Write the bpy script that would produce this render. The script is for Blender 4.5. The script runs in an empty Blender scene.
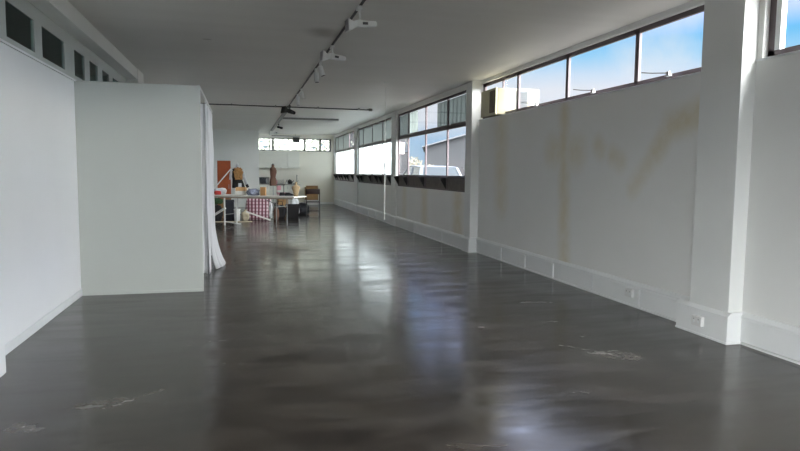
import bpy, bmesh, math, random
from mathutils import Vector, Matrix, noise

random.seed(4)
scn = bpy.context.scene
COL = scn.collection

# ------------------------------------------------------------------ view / camera
scn.view_settings.view_transform = 'Standard'
scn.view_settings.look = 'None'
scn.view_settings.gamma = 1.0
scn.view_settings.use_curve_mapping = False
scn.view_settings.exposure = 0.0
scn.cycles.use_denoising = True
scn.cycles.max_bounces = 10
scn.cycles.diffuse_bounces = 6
scn.cycles.glossy_bounces = 4
scn.cycles.transparent_max_bounces = 16
scn.cycles.sample_clamp_indirect = 6.0

cd = bpy.data.cameras.new('camera')
cd.sensor_width = 36.0
cd.lens = 614.148 / 800 * 36.0
cam = bpy.data.objects.new('camera', cd)
COL.objects.link(cam)
R2 = (0.96866267, -0.2482124, 0.00912291)
U2 = (0.01241875, 0.08508321, 0.99629645)
F2 = (0.24806934, 0.96496189, -0.08549941)
cam.matrix_world = Matrix(((R2[0], U2[0], -F2[0], 0), (R2[1], U2[1], -F2[1], 0), (R2[2], U2[2], -F2[2], 1.5), (0, 0, 0, 1)))
scn.camera = cam


# ------------------------------------------------------------------ materials
def lin(c):
    return tuple((v / 12.92 if v <= 0.04045 else ((v + 0.055) / 1.055) ** 2.4) for v in (x / 255.0 for x in c))


def new_mat(name):
    m = bpy.data.materials.new(name)
    m.use_nodes = True
    nt = m.node_tree
    b = nt.nodes['Principled BSDF']
    return m, nt, b


def mat(name, rgb, rough=0.6, metal=0.0, var=0.08, scale=6.0, bump=0.0, spec=0.5):
    """sRGB 0-255 base colour with a soft procedural variation"""
    m, nt, b = new_mat(name)
    c = lin(rgb)
    tc = nt.nodes.new('ShaderNodeTexCoord')
    n = nt.nodes.new('ShaderNodeTexNoise')
    n.inputs['Scale'].default_value = scale
    n.inputs['Detail'].default_value = 4
    nt.links.new(tc.outputs['Object'], n.inputs['Vector'])
    r = nt.nodes.new('ShaderNodeValToRGB')
    r.color_ramp.elements[0].position = 0.3
    r.color_ramp.elements[1].position = 0.7
    r.color_ramp.elements[0].color = tuple(x * (1 - var) for x in c) + (1,)
    r.color_ramp.elements[1].color = tuple(min(1, x * (1 + var)) for x in c) + (1,)
    nt.links.new(n.outputs['Fac'], r.inputs['Fac'])
    nt.links.new(r.outputs['Color'], b.inputs['Base Color'])
    b.inputs['Roughness'].default_value = rough
    b.inputs['Metallic'].default_value = metal
    b.inputs['Specular IOR Level'].default_value = spec
    if bump:
        bp = nt.nodes.new('ShaderNodeBump')
        bp.inputs['Strength'].default_value = bump
        nt.links.new(n.outputs['Fac'], bp.inputs['Height'])
        nt.links.new(bp.outputs['Normal'], b.inputs['Normal'])
    return m


def math_node(nt, op, a, b=None, c=None, clamp=False):
    n = nt.nodes.new('ShaderNodeMath')
    n.operation = op
    n.use_clamp = clamp
    for i, v in enumerate((a, b, c)):
        if v is None:
            continue
        if isinstance(v, (int, float)):
            n.inputs[i].default_value = v
        else:
            nt.links.new(v, n.inputs[i])
    return n.outputs[0]


def vmath(nt, op, a, b=None):
    n = nt.nodes.new('ShaderNodeVectorMath')
    n.operation = op
    for i, v in enumerate((a, b)):
        if v is None:
            continue
        if isinstance(v, (tuple, list, Vector)):
            n.inputs[i].default_value = v
        else:
            nt.links.new(v, n.inputs[i])
    return n.outputs['Value'] if op in ('DOT_PRODUCT', 'LENGTH') else n.outputs['Vector']


def seg_mask(nt, pos, a, b, w, soft=1.0):
    """1 on the segment a-b, falling to 0 at distance w"""
    a = Vector(a); b = Vector(b); d = b - a
    rel = vmath(nt, 'SUBTRACT', pos, a)
    t = math_node(nt, 'MULTIPLY', vmath(nt, 'DOT_PRODUCT', rel, d), 1.0 / max(d.length_squared, 1e-6), clamp=True)
    sc = nt.nodes.new('ShaderNodeVectorMath'); sc.operation = 'SCALE'
    sc.inputs[0].default_value = d
    nt.links.new(t, sc.inputs['Scale'])
    dist = vmath(nt, 'LENGTH', vmath(nt, 'SUBTRACT', rel, sc.outputs['Vector']))
    mr = nt.nodes.new('ShaderNodeMapRange')
    mr.interpolation_type = 'SMOOTHSTEP'
    mr.inputs['From Min'].default_value = w
    mr.inputs['From Max'].default_value = w * (1 - soft)
    nt.links.new(dist, mr.inputs['Value'])
    return mr.outputs['Result']


def noise_node(nt, vec, scale, detail=4, rough=0.55, dist=0.0):
    n = nt.nodes.new('ShaderNodeTexNoise')
    n.inputs['Scale'].default_value = scale
    n.inputs['Detail'].default_value = detail
    n.inputs['Roughness'].default_value = rough
    n.inputs['Distortion'].default_value = dist
    nt.links.new(vec, n.inputs['Vector'])
    return n.outputs['Fac']


def remap(nt, v, a, b, c=0.0, d=1.0, smooth=True):
    mr = nt.nodes.new('ShaderNodeMapRange')
    if smooth:
        mr.interpolation_type = 'SMOOTHSTEP'
    for k, x in (('From Min', a), ('From Max', b), ('To Min', c), ('To Max', d)):
        mr.inputs[k].default_value = x
    nt.links.new(v, mr.inputs['Value'])
    return mr.outputs['Result']


def mixc(nt, fac, a, b):
    n = nt.nodes.new('ShaderNodeMix')
    n.data_type = 'RGBA'
    if isinstance(fac, (int, float)):
        n.inputs['Factor'].default_value = fac
    else:
        nt.links.new(fac, n.inputs['Factor'])
    for k, v in ((6, a), (7, b)):
        if isinstance(v, (tuple, list)):
            n.inputs[k].default_value = tuple(v)[:3] + (1,)
        else:
            nt.links.new(v, n.inputs[k])
    return n.outputs[2]


def geo_pos(nt):
    return nt.nodes.new('ShaderNodeNewGeometry').outputs['Position']


# painted wall with yellow-brown water stains (right wall)
def wall_stain_mat():
    m, nt, b = new_mat('painted_wall_with_water_stains')
    pos = geo_pos(nt)
    n1 = noise_node(nt, pos, 1.3, 5)
    base = mixc(nt, n1, lin((236, 236, 232)), lin((243, 243, 240)))
    wob = noise_node(nt, pos, 5.0, 5, 0.65)
    segs = [((4.33, 7.77, 2.35), (4.33, 7.66, 0.3), 0.26, 0.62),
            ((4.33, 8.08, 1.84), (4.33, 7.4, 1.79), 0.38, 0.5),
            ((4.33, 6.9, 1.86), (4.33, 6.83, 1.80), 0.22, 0.5),
            ((4.33, 6.6, 1.74), (4.33, 6.42, 1.66), 0.2, 0.45),
            ((4.33, 4.9, 2.16), (4.33, 5.54, 2.02), 0.26, 0.75),
            ((4.33, 5.54, 2.02), (4.33, 5.78, 1.74), 0.22, 0.6),
            ((4.33, 5.78, 1.74), (4.33, 6.16, 1.35), 0.2, 0.4),
            ((4.33, 9.9, 2.4), (4.33, 9.85, 1.0), 0.45, 0.5),
            ((4.2, 11.7, 1.1), (4.2, 11.65, 0.2), 0.5, 0.6),
            ((4.2, 14.05, 1.1), (4.2, 14.0, 0.2), 0.45, 0.5),
            ((4.2, 15.9, 1.1), (4.2, 15.9, 0.3), 0.4, 0.35)]
    tot = None
    for a, c, w, s in segs:
        k = math_node(nt, 'MULTIPLY', seg_mask(nt, pos, a, c, w), s)
        tot = k if tot is None else math_node(nt, 'MAXIMUM', tot, k)
    tot = math_node(nt, 'MULTIPLY', tot, remap(nt, wob, 0.15, 0.7, 0.35, 1.0), clamp=True)
    colr = mixc(nt, tot, base, lin((218, 205, 168)))
    nt.links.new(colr, b.inputs['Base Color'])
    b.inputs['Roughness'].default_value = 0.55
    bp = nt.nodes.new('ShaderNodeBump'); bp.inputs['Strength'].default_value = 0.04
    nt.links.new(noise_node(nt, pos, 2.5, 6), bp.inputs['Height'])
    nt.links.new(bp.outputs['Normal'], b.inputs['Normal'])
    return m


def floor_mat():
    m, nt, b = new_mat('polished_dark_concrete')
    pos = geo_pos(nt)
    big = noise_node(nt, pos, 0.5, 5, 0.55, 0.2)
    mid = noise_node(nt, pos, 1.7, 8, 0.66, 0.3)
    fine = noise_node(nt, pos, 30.0, 6, 0.6)
    # sweeping trowel streaks that run across the room
    mp = nt.nodes.new('ShaderNodeMapping'); mp.inputs['Scale'].default_value = (0.8, 3.4, 1)
    mp.inputs['Rotation'].default_value = (0, 0, 0.2)
    nt.links.new(pos, mp.inputs['Vector'])
    streak = noise_node(nt, mp.outputs['Vector'], 1.3, 6, 0.58, 0.35)
    c = mixc(nt, remap(nt, big, 0.3, 0.7), lin((47, 42, 37)), lin((57, 52, 46)))
    c = mixc(nt, remap(nt, mid, 0.38, 0.66, 0, 0.9), c, lin((33, 28, 25)))
    c = mixc(nt, remap(nt, streak, 0.38, 0.72, 0, 0.5), c, lin((82, 75, 68)))
    c = mixc(nt, remap(nt, fine, 0.6, 0.85, 0, 0.15), c, lin((104, 100, 94)))
    # reddish worn path near the middle
    red = math_node(nt, 'MULTIPLY', seg_mask(nt, pos, (1.2, 7.4, 0), (2.6, 7.9, 0), 0.55), remap(nt, mid, 0.4, 0.65, 0, 0.5))
    c = mixc(nt, red, c, lin((70, 52, 45)))
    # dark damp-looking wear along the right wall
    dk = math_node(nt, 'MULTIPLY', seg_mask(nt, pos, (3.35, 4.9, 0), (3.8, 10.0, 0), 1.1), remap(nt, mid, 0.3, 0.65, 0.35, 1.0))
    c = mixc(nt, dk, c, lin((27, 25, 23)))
    # white scuffs and plaster marks
    marks = [((2.93, 4.46, 0), (3.10, 4.36, 0), 0.14, 0.9), ((2.70, 4.78, 0), (2.93, 4.52, 0), 0.02, 0.6),
             ((3.25, 6.5, 0), (3.5, 6.4, 0), 0.09, 0.35), ((3.1, 5.5, 0), (3.0, 4.9, 0), 0.22, 0.25),
             ((-0.55, 4.38, 0), (-0.85, 4.12, 0), 0.028, 0.5), ((-0.80, 4.25, 0), (-1.0, 4.18, 0), 0.08, 0.35),
             ((-1.3, 3.92, 0), (-1.2, 3.87, 0), 0.07, 0.7), ((-0.5, 5.5, 0), (-0.2, 5.55, 0), 0.10, 0.4),
             ((-0.3, 4.75, 0), (-0.15, 4.9, 0), 0.04, 0.3), ((2.24, 5.53, 0), (2.26, 5.53, 0), 0.022, 1.0),
             ((1.4, 9.3, 0), (1.7, 9.25, 0), 0.05, 0.3), ((0.6, 7.2, 0), (0.9, 7.3, 0), 0.06, 0.3),
             ((2.5, 4.3, 0), (2.9, 4.1, 0), 0.12, 0.18), ((1.9, 3.6, 0), (2.4, 3.75, 0), 0.1, 0.2)]
    tot = None
    for a, e, w, s in marks:
        k = math_node(nt, 'MULTIPLY', seg_mask(nt, pos, a, e, w * 1.7), s * 0.75)
        tot = k if tot is None else math_node(nt, 'MAXIMUM', tot, k)
    grit = noise_node(nt, pos, 16.0, 5, 0.7)
    tot = math_node(nt, 'MULTIPLY', tot, remap(nt, grit, 0.3, 0.75), clamp=True)
    c = mixc(nt, tot, c, lin((160, 157, 150)))
    spots = math_node(nt, 'MAXIMUM', seg_mask(nt, pos, (-1.55, 6.1, 0), (-1.53, 6.1, 0), 0.03),
                      math_node(nt, 'MAXIMUM', seg_mask(nt, pos, (1.15, 8.6, 0), (1.17, 8.6, 0), 0.03),
                                seg_mask(nt, pos, (1.38, 12.2, 0), (1.42, 12.2, 0), 0.05)))
    c = mixc(nt, spots, c, lin((30, 28, 26)))
    nt.links.new(c, b.inputs['Base Color'])
    rg = math_node(nt, 'ADD', remap(nt, streak, 0.25, 0.75, 0.12, 0.27), math_node(nt, 'MULTIPLY', tot, 0.3))
    nt.links.new(rg, b.inputs['Roughness'])
    b.inputs['Specular IOR Level'].default_value = 0.45
    bp = nt.nodes.new('ShaderNodeBump')
    bp.inputs['Strength'].default_value = 0.03
    bp.inputs['Distance'].default_value = 0.02
    nt.links.new(math_node(nt, 'ADD', streak, math_node(nt, 'MULTIPLY', mid, 0.5)), bp.inputs['Height'])
    nt.links.new(bp.outputs['Normal'], b.inputs['Normal'])
    return m


def ceiling_mat():
    m, nt, b = new_mat('painted_plaster_ceiling')
    pos = geo_pos(nt)
    n1 = noise_node(nt, pos, 0.8, 6)
    mp = nt.nodes.new('ShaderNodeMapping'); mp.inputs['Scale'].default_value = (0.15, 2.5, 1)
    nt.links.new(pos, mp.inputs['Vector'])
    st = noise_node(nt, mp.outputs['Vector'], 1.0, 4)
    c = mixc(nt, n1, lin((214, 212, 206)), lin((224, 222, 217)))
    c = mixc(nt, remap(nt, st, 0.4, 0.7, 0, 0.25), c, lin((204, 202, 195)))
    # darker marks on the ceiling, a broad patch and a small spot
    sm = math_node(nt, 'MAXIMUM', seg_mask(nt, pos, (0.98, 7.7, 3.22), (1.05, 7.9, 3.22), 0.3), seg_mask(nt, pos, (-0.45, 8.6, 3.22), (-0.4, 8.6, 3.22), 0.05))
    c = mixc(nt, math_node(nt, 'MULTIPLY', sm, remap(nt, n1, 0.3, 0.6, 0.1, 0.6)), c, lin((120, 112, 100)))
    nt.links.new(c, b.inputs['Base Color'])
    b.inputs['Roughness'].default_value = 0.55
    bp = nt.nodes.new('ShaderNodeBump'); bp.inputs['Strength'].default_value = 0.05
    nt.links.new(math_node(nt, 'ADD', st, noise_node(nt, pos, 3.0, 5)), bp.inputs['Height'])
    nt.links.new(bp.outputs['Normal'], b.inputs['Normal'])
    return m


def glass_mat(name, tint=(1, 1, 1), refl=0.08):
    m, nt, b = new_mat(name)
    out = nt.nodes['Material Output']
    tr = nt.nodes.new('ShaderNodeBsdfTransparent'); tr.inputs['Color'].default_value = tint + (1,)
    gl = nt.nodes.new('ShaderNodeBsdfGlossy'); gl.inputs['Roughness'].default_value = 0.02
    lw = nt.nodes.new('ShaderNodeLayerWeight'); lw.inputs['Blend'].default_value = 0.5
    fr = nt.nodes.new('ShaderNodeMath'); fr.operation = 'MULTIPLY_ADD'
    nt.links.new(math_node(nt, 'POWER', lw.outputs['Facing'], 5.0), fr.inputs[0])
    fr.inputs[1].default_value = 0.35; fr.inputs[2].default_value = refl * 0.3
    mx = nt.nodes.new('ShaderNodeMixShader')
    nt.links.new(fr.outputs[0], mx.inputs[0]); nt.links.new(tr.outputs[0], mx.inputs[1]); nt.links.new(gl.outputs[0], mx.inputs[2])
    nt.links.new(mx.outputs[0], out.inputs['Surface'])
    return m


def frosted_mat(name, rgb, clear=0.0):
    m, nt, b = new_mat(name)
    out = nt.nodes['Material Output']
    pos = geo_pos(nt)
    n1 = noise_node(nt, pos, 2.0, 3)
    c = mixc(nt, n1, tuple(x * 0.94 for x in lin(rgb)), lin(rgb))
    tl = nt.nodes.new('ShaderNodeBsdfTranslucent'); nt.links.new(c, tl.inputs['Color'])
    df = nt.nodes.new('ShaderNodeBsdfPrincipled'); nt.links.new(c, df.inputs['Base Color']); df.inputs['Roughness'].default_value = 0.35
    mx = nt.nodes.new('ShaderNodeMixShader'); mx.inputs[0].default_value = 0.12
    nt.links.new(tl.outputs[0], mx.inputs[1]); nt.links.new(df.outputs[0], mx.inputs[2])
    last = mx
    if clear:
        tp = nt.nodes.new('ShaderNodeBsdfTransparent')
        m2 = nt.nodes.new('ShaderNodeMixShader'); m2.inputs[0].default_value = clear
        nt.links.new(mx.outputs[0], m2.inputs[1]); nt.links.new(tp.outputs[0], m2.inputs[2]); last = m2
    nt.links.new(last.outputs[0], out.inputs['Surface'])
    return m


def cloth_mat(name, rgb, trans=0.25):
    m, nt, b = new_mat(name)
    out = nt.nodes['Material Output']
    tc = nt.nodes.new('ShaderNodeTexCoord')
    n1 = noise_node(nt, tc.outputs['Object'], 9.0, 4)
    c = mixc(nt, n1, tuple(x * 0.92 for x in lin(rgb)), lin(rgb))
    nt.links.new(c, b.inputs['Base Color']); b.inputs['Roughness'].default_value = 0.85
    tl = nt.nodes.new('ShaderNodeBsdfTranslucent'); nt.links.new(c, tl.inputs['Color'])
    mx = nt.nodes.new('ShaderNodeMixShader'); mx.inputs[0].default_value = trans
    nt.links.new(b.outputs[0], mx.inputs[1]); nt.links.new(tl.outputs[0], mx.inputs[2])
    nt.links.new(mx.outputs[0], out.inputs['Surface'])
    return m


def plaid_mat(name, c0, c1, c2, scale):
    m, nt, b = new_mat(name)
    tc = nt.nodes.new('ShaderNodeTexCoord')
    ws = []
    for d in ('X', 'Z'):
        w = nt.nodes.new('ShaderNodeTexWave'); w.bands_direction = d
        w.inputs['Scale'].default_value = scale; w.inputs['Distortion'].default_value = 1.0; w.inputs['Detail'].default_value = 2; w.inputs['Detail Scale'].default_value = 0.6
        nt.links.new(tc.outputs['Object'], w.inputs['Vector']); ws.append(w.outputs['Fac'])
    c = mixc(nt, remap(nt, ws[0], 0.45, 0.6), lin(c0), lin(c1))
    c = mixc(nt, math_node(nt, 'MULTIPLY', remap(nt, ws[1], 0.5, 0.65), 0.6), c, lin(c2))
    nt.links.new(c, b.inputs['Base Color']); b.inputs['Roughness'].default_value = 0.5
    return m


M = dict(
    wall=mat('white_wall_paint', (235, 236, 233), 0.55, var=0.02, scale=1.5, bump=0.02),
    partition=mat('white_partition_paint', (242, 243, 243), 0.5, var=0.015, scale=1.2, bump=0.015),
    booth=mat('light_grey_partition_paint', (199, 203, 198), 0.5, var=0.015, scale=1.2, bump=0.015),
    wall_right=wall_stain_mat(),
    wall_back=mat('warm_white_wall_paint', (236, 233, 222), 0.55, var=0.02, scale=1.5),
    skirting=mat('gloss_white_trim_paint', (242, 244, 243), 0.35, var=0.02, scale=2.0),
    joint=mat('bright_white_plastic', (235, 238, 238), 0.35, var=0.02),
    gap=mat('dark_gap_rubber', (70, 72, 72), 0.7),
    floor=floor_mat(), ceiling=ceiling_mat(),
    bronze=mat('dark_bronze_aluminium', (88, 77, 80), 0.5, 0.1, var=0.1, scale=8),
    blackmetal=mat('black_painted_steel', (34, 33, 33), 0.45, 0.3),
    whitemetal=mat('white_painted_steel', (225, 226, 224), 0.35, 0.0, var=0.03),
    greymetal=mat('grey_painted_steel', (128, 128, 126), 0.4, 0.3),
    chrome=mat('brushed_steel', (170, 170, 172), 0.28, 0.9, var=0.05),
    louvre=mat('grimy_brown_panel', (84, 74, 68), 0.5, var=0.3, scale=9),
    louvre_lt=mat('dusty_pale_panel', (186, 182, 176), 0.5, var=0.25, scale=9),
    glass=glass_mat('clear_glass'), dglass=glass_mat('dark_teal_glass', (0.8, 0.9, 0.88), 0.15),
    frost=frosted_mat('frosted_window_film', (212, 216, 215)),
    frost_grey=frosted_mat('grey_obscured_glass', (120, 124, 122)),
    board_grey=frosted_mat('grey_window_board', (112, 117, 116)),
    board_pale=frosted_mat('pale_window_board', (160, 165, 162)),
    cream=mat('aged_cream_plastic', (136, 130, 110), 0.6, spec=0.1, var=0.05),
    olive=mat('yellowed_front_plastic', (196, 192, 162), 0.5, var=0.06),
    brownslot=mat('brown_louvre_plastic', (74, 56, 44), 0.5),
    white_pl=mat('white_plastic', (232, 232, 230), 0.4, var=0.02),
    grey_pl=mat('grey_plastic_grille', (70, 73, 76), 0.6, spec=0.1),
    curtain=cloth_mat('white_cotton_curtain', (236, 237, 238), 0.3),
    table=mat('pale_laminate_top', (206, 203, 194), 0.35, var=0.05),
    tedge=mat('table_edge_timber', (150, 140, 124), 0.5),
    corridor=mat('dark_green_corridor_paint', (168, 188, 178), 0.6),
    orange=mat('reddish_brown_timber', (164, 76, 30), 0.4, var=0.15, scale=3),
    brown=mat('brown_linen', (104, 74, 58), 0.8, var=0.1, scale=20),
    tan=mat('tan_linen', (132, 112, 82), 0.8, var=0.08, scale=20),
    fur=mat('tan_fur_front', (164, 122, 76), 0.95, var=0.25, scale=24, bump=0.4),
    blackcloth=mat('black_cloth', (26, 25, 27), 0.85, var=0.2, scale=14),
    palecloth=mat('pale_grey_cloth', (200, 202, 206), 0.85, var=0.1, scale=14),
    navy=mat('navy_box_card', (22, 26, 38), 0.6, var=0.15),
    green=mat('dark_green_cloth', (34, 66, 34), 0.8, var=0.25, scale=12),
    red=mat('red_cloth', (170, 46, 38), 0.8, var=0.15, scale=12),
    card=mat('brown_cardboard', (164, 128, 86), 0.8, var=0.06, scale=10),
    card_dk=mat('darker_brown_cardboard', (150, 112, 72), 0.8, var=0.06, scale=10),  # a second, darker cardboard brown
    whitebox=mat('white_card', (222, 220, 214), 0.7, var=0.03),
    bluecl=mat('blue_grey_patterned_cloth', (116, 122, 138), 0.85, var=0.45, scale=26),
    plaid=plaid_mat('pink_plaid_woven_plastic', (112, 56, 72), (222, 196, 202), (96, 48, 62), 3.0),
    pink=mat('pink_painted_metal', (216, 150, 162), 0.45),
    sack=mat('beige_canvas', (192, 180, 156), 0.85, var=0.1, scale=14),
    plasticbag=mat('white_plastic_bag', (220, 222, 224), 0.4, var=0.1, scale=10, bump=0.3),
    greybag=mat('dark_grey_bag', (58, 60, 66), 0.6, var=0.35, scale=16, bump=0.3),
    maroon=mat('dark_maroon_vinyl', (48, 26, 26), 0.45),
    kitchen=mat('white_cabinet_laminate', (226, 226, 218), 0.35, var=0.02),
    bench=mat('grey_worktop_laminate', (168, 164, 154), 0.35),
    screen=mat('dark_oven_glass', (24, 25, 28), 0.15),
    bld=mat('grey_cladding', (44, 45, 47), 0.7, spec=0.0, var=0.04, scale=1),
    bld2=mat('pale_grey_render', (46, 46, 48), 0.7, spec=0.0, var=0.04, scale=1),
    roof=mat('light_metal_roof', (70, 73, 77), 0.7, spec=0.0, var=0.03, scale=1),
    asphalt=mat('asphalt', (62, 60, 57), 0.9, spec=0.0, var=0.15, scale=4),
    carpaint=mat('silver_car_paint', (70, 74, 80), 0.4, 0.0, spec=0.06, var=0.03),
    carpaint2=mat('pale_blue_car_paint', (64, 72, 84), 0.4, 0.0, spec=0.06, var=0.03),
    carglass=mat('tinted_car_glass', (30, 36, 42), 0.2, spec=0.1),
    tyre=mat('tyre_rubber', (24, 24, 24), 0.8),
    taillight=mat('red_tail_lens', (130, 24, 20), 0.4, spec=0.1),
    leaf=mat('pale_green_leaves', (158, 162, 148), 0.7, var=0.3, scale=5),
    leaf2=mat('dry_olive_leaves', (64, 60, 48), 0.8, var=0.3, scale=5),
    bark=mat('grey_bark', (96, 84, 70), 0.9, var=0.2),
    cable=mat('white_cord', (228, 226, 220), 0.5),
)


# ------------------------------------------------------------------ mesh builder
class MB:
    def __init__(self):
        self.bm = bmesh.new()

    def box(self, x0, x1, y0, y1, z0, z1):
        v = [self.bm.verts.new(p) for p in ((x0, y0, z0), (x1, y0, z0), (x1, y1, z0), (x0, y1, z0), (x0, y0, z1), (x1, y0, z1), (x1, y1, z1), (x0, y1, z1))]
        for f in ((3, 2, 1, 0), (4, 5, 6, 7), (0, 1, 5, 4), (1, 2, 6, 5), (2, 3, 7, 6), (3, 0, 4, 7)):
            self.bm.faces.new([v[i] for i in f])
        return self

    def bar(self, p0, p1, w, h, up=(0, 0, 1)):
        p0 = Vector(p0); p1 = Vector(p1); d = (p1 - p0).normalized(); u = Vector(up)
        s = d.cross(u)
        if s.length < 1e-4:
            s = d.cross(Vector((1, 0, 0)))
        s.normalize(); u = s.cross(d)
        rings = []
        for p in (p0, p1):
            rings.append([self.bm.verts.new(p + s * (a * w / 2) + u * (b * h / 2)) for a, b in ((-1, -1), (1, -1), (1, 1), (-1, 1))])
        self._bridge(rings, True)
        return self

    def _bridge(self, rings, cap):
        n = len(rings[0])
        for a, b in zip(rings, rings[1:]):
            for i in range(n):
                self.bm.faces.new((a[i], a[(i + 1) % n], b[(i + 1) % n], b[i]))
        if cap:
            self.bm.faces.new(rings[0][::-1]); self.bm.faces.new(rings[-1])

    def tube(self, pts, r, n=10):
        pts = [Vector(p) for p in pts]
        rings = []
        ref = None
        for i, p in enumerate(pts):
            d = (pts[min(i + 1, len(pts) - 1)] - pts[max(i - 1, 0)]).normalized()
            if ref is None:
                ref = d.orthogonal().normalized()
            s = (ref - d * ref.dot(d)).normalized(); ref = s
            t = d.cross(s)
            rr = r[i] if isinstance(r, (list, tuple)) else r
            rings.append([self.bm.verts.new(p + (s * math.cos(2 * math.pi * k / n) + t * math.sin(2 * math.pi * k / n)) * rr) for k in range(n)])
        self._bridge(rings, True)
        return self

    def loft(self, secs, n=20, power=2.0):
        """secs: (z, cx, cy, rx, ry); superellipse sections"""
        rings = []
        for z, cx, cy, rx, ry in secs:
            ring = []
            for k in range(n):
                a = 2 * math.pi * k / n
                c, s = math.cos(a), math.sin(a)
                e = 2.0 / power
                ring.append(self.bm.verts.new((cx + rx * math.copysign(abs(c) ** e, c), cy + ry * math.copysign(abs(s) ** e, s), z)))
            rings.append(ring)
        self._bridge(rings, True)
        return self

    def prism(self, poly, axis, a0, a1):
        """polygon of 2-D points extruded along axis 0/1/2 (other axes in order)"""
        def P(u, v, w):
            return {0: (w, u, v), 1: (u, w, v), 2: (u, v, w)}[axis]
        rings = [[self.bm.verts.new(P(u, v, w)) for u, v in poly] for w in (a0, a1)]
        self._bridge(rings, True)
        return self

    def build(self, name, m, parent=None, bevel=0.0, smooth=False, segs=2):
        bmesh.ops.recalc_face_normals(self.bm, faces=self.bm.faces)
        me = bpy.data.meshes.new(name)
        self.bm.to_mesh(me); self.bm.free()
        o = bpy.data.objects.new(name, me)
        COL.objects.link(o)
        if isinstance(m, (list, tuple)):
            for x in m:
                me.materials.append(x)
        else:
            me.materials.append(m)
        if parent is not None:
            o.parent = parent
        if smooth:
            for p in me.polygons:
                p.use_smooth = True
        if bevel:
            b = o.modifiers.new('bevel', 'BEVEL'); b.width = bevel; b.segments = segs; b.limit_method = 'ANGLE'
        return o


def subsurf(o, lv=1):
    s = o.modifiers.new('subdivision', 'SUBSURF'); s.levels = lv; s.render_levels = lv
    return o


def tag(o, label, cat, group=None):
    o['label'] = label; o['category'] = cat
    if group:
        o['group'] = group
    return o


def struct(o):
    o['kind'] = 'structure'
    return o


def thing(name, label, cat, loc=(0, 0, 0), rz=0.0, group=None):
    o = bpy.data.objects.new(name, None)
    o.empty_display_size = 0.1
    COL.objects.link(o)
    o.location = loc; o.rotation_euler = (0, 0, rz)
    return tag(o, label, cat, group)


def lump(name, m, size, parent=None, seed=0, amp=0.18, freq=2.2, sub=4, flat=0.35):
    """soft bag / cloth heap: noisy superellipsoid sitting on z=0"""
    bm = bmesh.new()
    bmesh.ops.create_icosphere(bm, subdivisions=sub, radius=1.0)
    sx, sy, sz = size[0] / 2, size[1] / 2, size[2]
    for v in bm.verts:
        p = v.co.normalized()
        q = Vector([math.copysign(abs(c) ** 0.72, c) for c in p])
        k = 1 + amp * noise.noise(p * freq + Vector((seed * 7.3, seed, 0))) + amp * 0.4 * noise.noise(p * freq * 3 + Vector((0, seed * 3.1, seed)))
        q *= k
        z = (q.z + 1) / 2
        v.co = Vector((q.x * sx, q.y * sy, max(0.0, (z - 0.06) * sz)))
    me = bpy.data.meshes.new(name); bm.to_mesh(me); bm.free()
    o = bpy.data.objects.new(name, me); COL.objects.link(o); me.materials.append(m)
    for p in me.polygons:
        p.use_smooth = True
    if parent:
        o.parent = parent
    return o


# ================================================================== SETTING
XW = 4.33      # near right wall face
XF = 4.20      # far right wall face
CZ = 3.22      # ceiling
YB = 28.9      # end wall
YR = -5.0      # rear wall behind the camera

struct(MB().box(-4.6, 4.75, YR - 0.2, YB + 0.3, -0.12, 0.0).build('floor', M['floor']))
struct(MB().box(-1.98, 4.43, YR - 0.2, YB + 0.3, CZ, CZ + 0.2).box(-4.6, -1.98, 3.9, YB + 0.3, CZ, CZ + 0.2).build('ceiling', M['ceiling']))

# right wall: below the clerestory, below the far windows, and the strip over them
w = MB()
w.box(XW, 4.43, YR, 10.92, 0, 2.50)
w.box(XW, 4.43, 4.43, 4.49, 2.50, 3.16)
w.box(XF, 4.29, 10.92, YB, 0, 1.13)
w.box(XW, 4.43, YR, 10.92, 3.16, CZ)
w.box(XF, 4.29, 10.92, YB, 3.11, CZ)
struct(w.build('wall_right', M['wall_right']))

PILLARS = ((-1.45, -0.95, 4.18), (4.49, 4.98, 4.18), (10.91, 11.22, 4.17), (16.72, 17.3, 4.165), (22.74, 23.38, 4.165), (28.62, YB, 4.18))
for i, (a, b, x) in enumerate(PILLARS):
    struct(MB().box(x, 4.43 if b < 12 else 4.27, a, b, 0, CZ).build('pillar', M['wall'], bevel=0.004))

# skirting trunking along the right wall
def trunking(name, y0, y1, xf):
    m = MB()
    t = xf - 0.03
    m.prism([(t - 0.004, 0.0), (t - 0.004, 0.018), (t + 0.02, 0.019), (t + 0.02, 0.03), (t, 0.031), (t, 0.225), (t + 0.004, 0.232), (t - 0.012, 0.237), (t - 0.012, 0.255), (t + 0.012, 0.285), (xf + 0.002, 0.29), (xf + 0.002, 0.0)], 1, y0, y1)
    return struct(m.build(name, M['skirting']))

trunking('trim_1', 4.98, 10.91, XW)
trunking('trim_2', YR, 4.49, XW)
for k, (a, b) in enumerate(((11.22, 16.72), (17.3, 22.74), (23.38, 28.62))):
    trunking('trim_%d' % (3 + k), a, b, XF)
for k, (a, b, x) in enumerate(PILLARS[1:5]):
    m = MB()
    e = 0.028
    x0 = x - e; ye0, ye1 = a - (e if k < 2 else 0.0), b + (e if k < 2 else 0)
    if k == 0:
        ye1 = 5.12
    m.box(x0, XW, ye0, ye1, 0.02, 0.235)
    m.box(x0 - 0.006, XW, ye0 - 0.006, ye1 + 0.004, 0.0, 0.02)
    m.prism([(x0 - 0.008, 0.235), (x0 - 0.008, 0.252), (x + 0.002, 0.285), (XW, 0.285), (XW, 0.235)], 1, ye0 - 0.008, ye1)
    struct(m.build('trim_%d' % (7 + k), M['skirting'], bevel=0.003))

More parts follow.
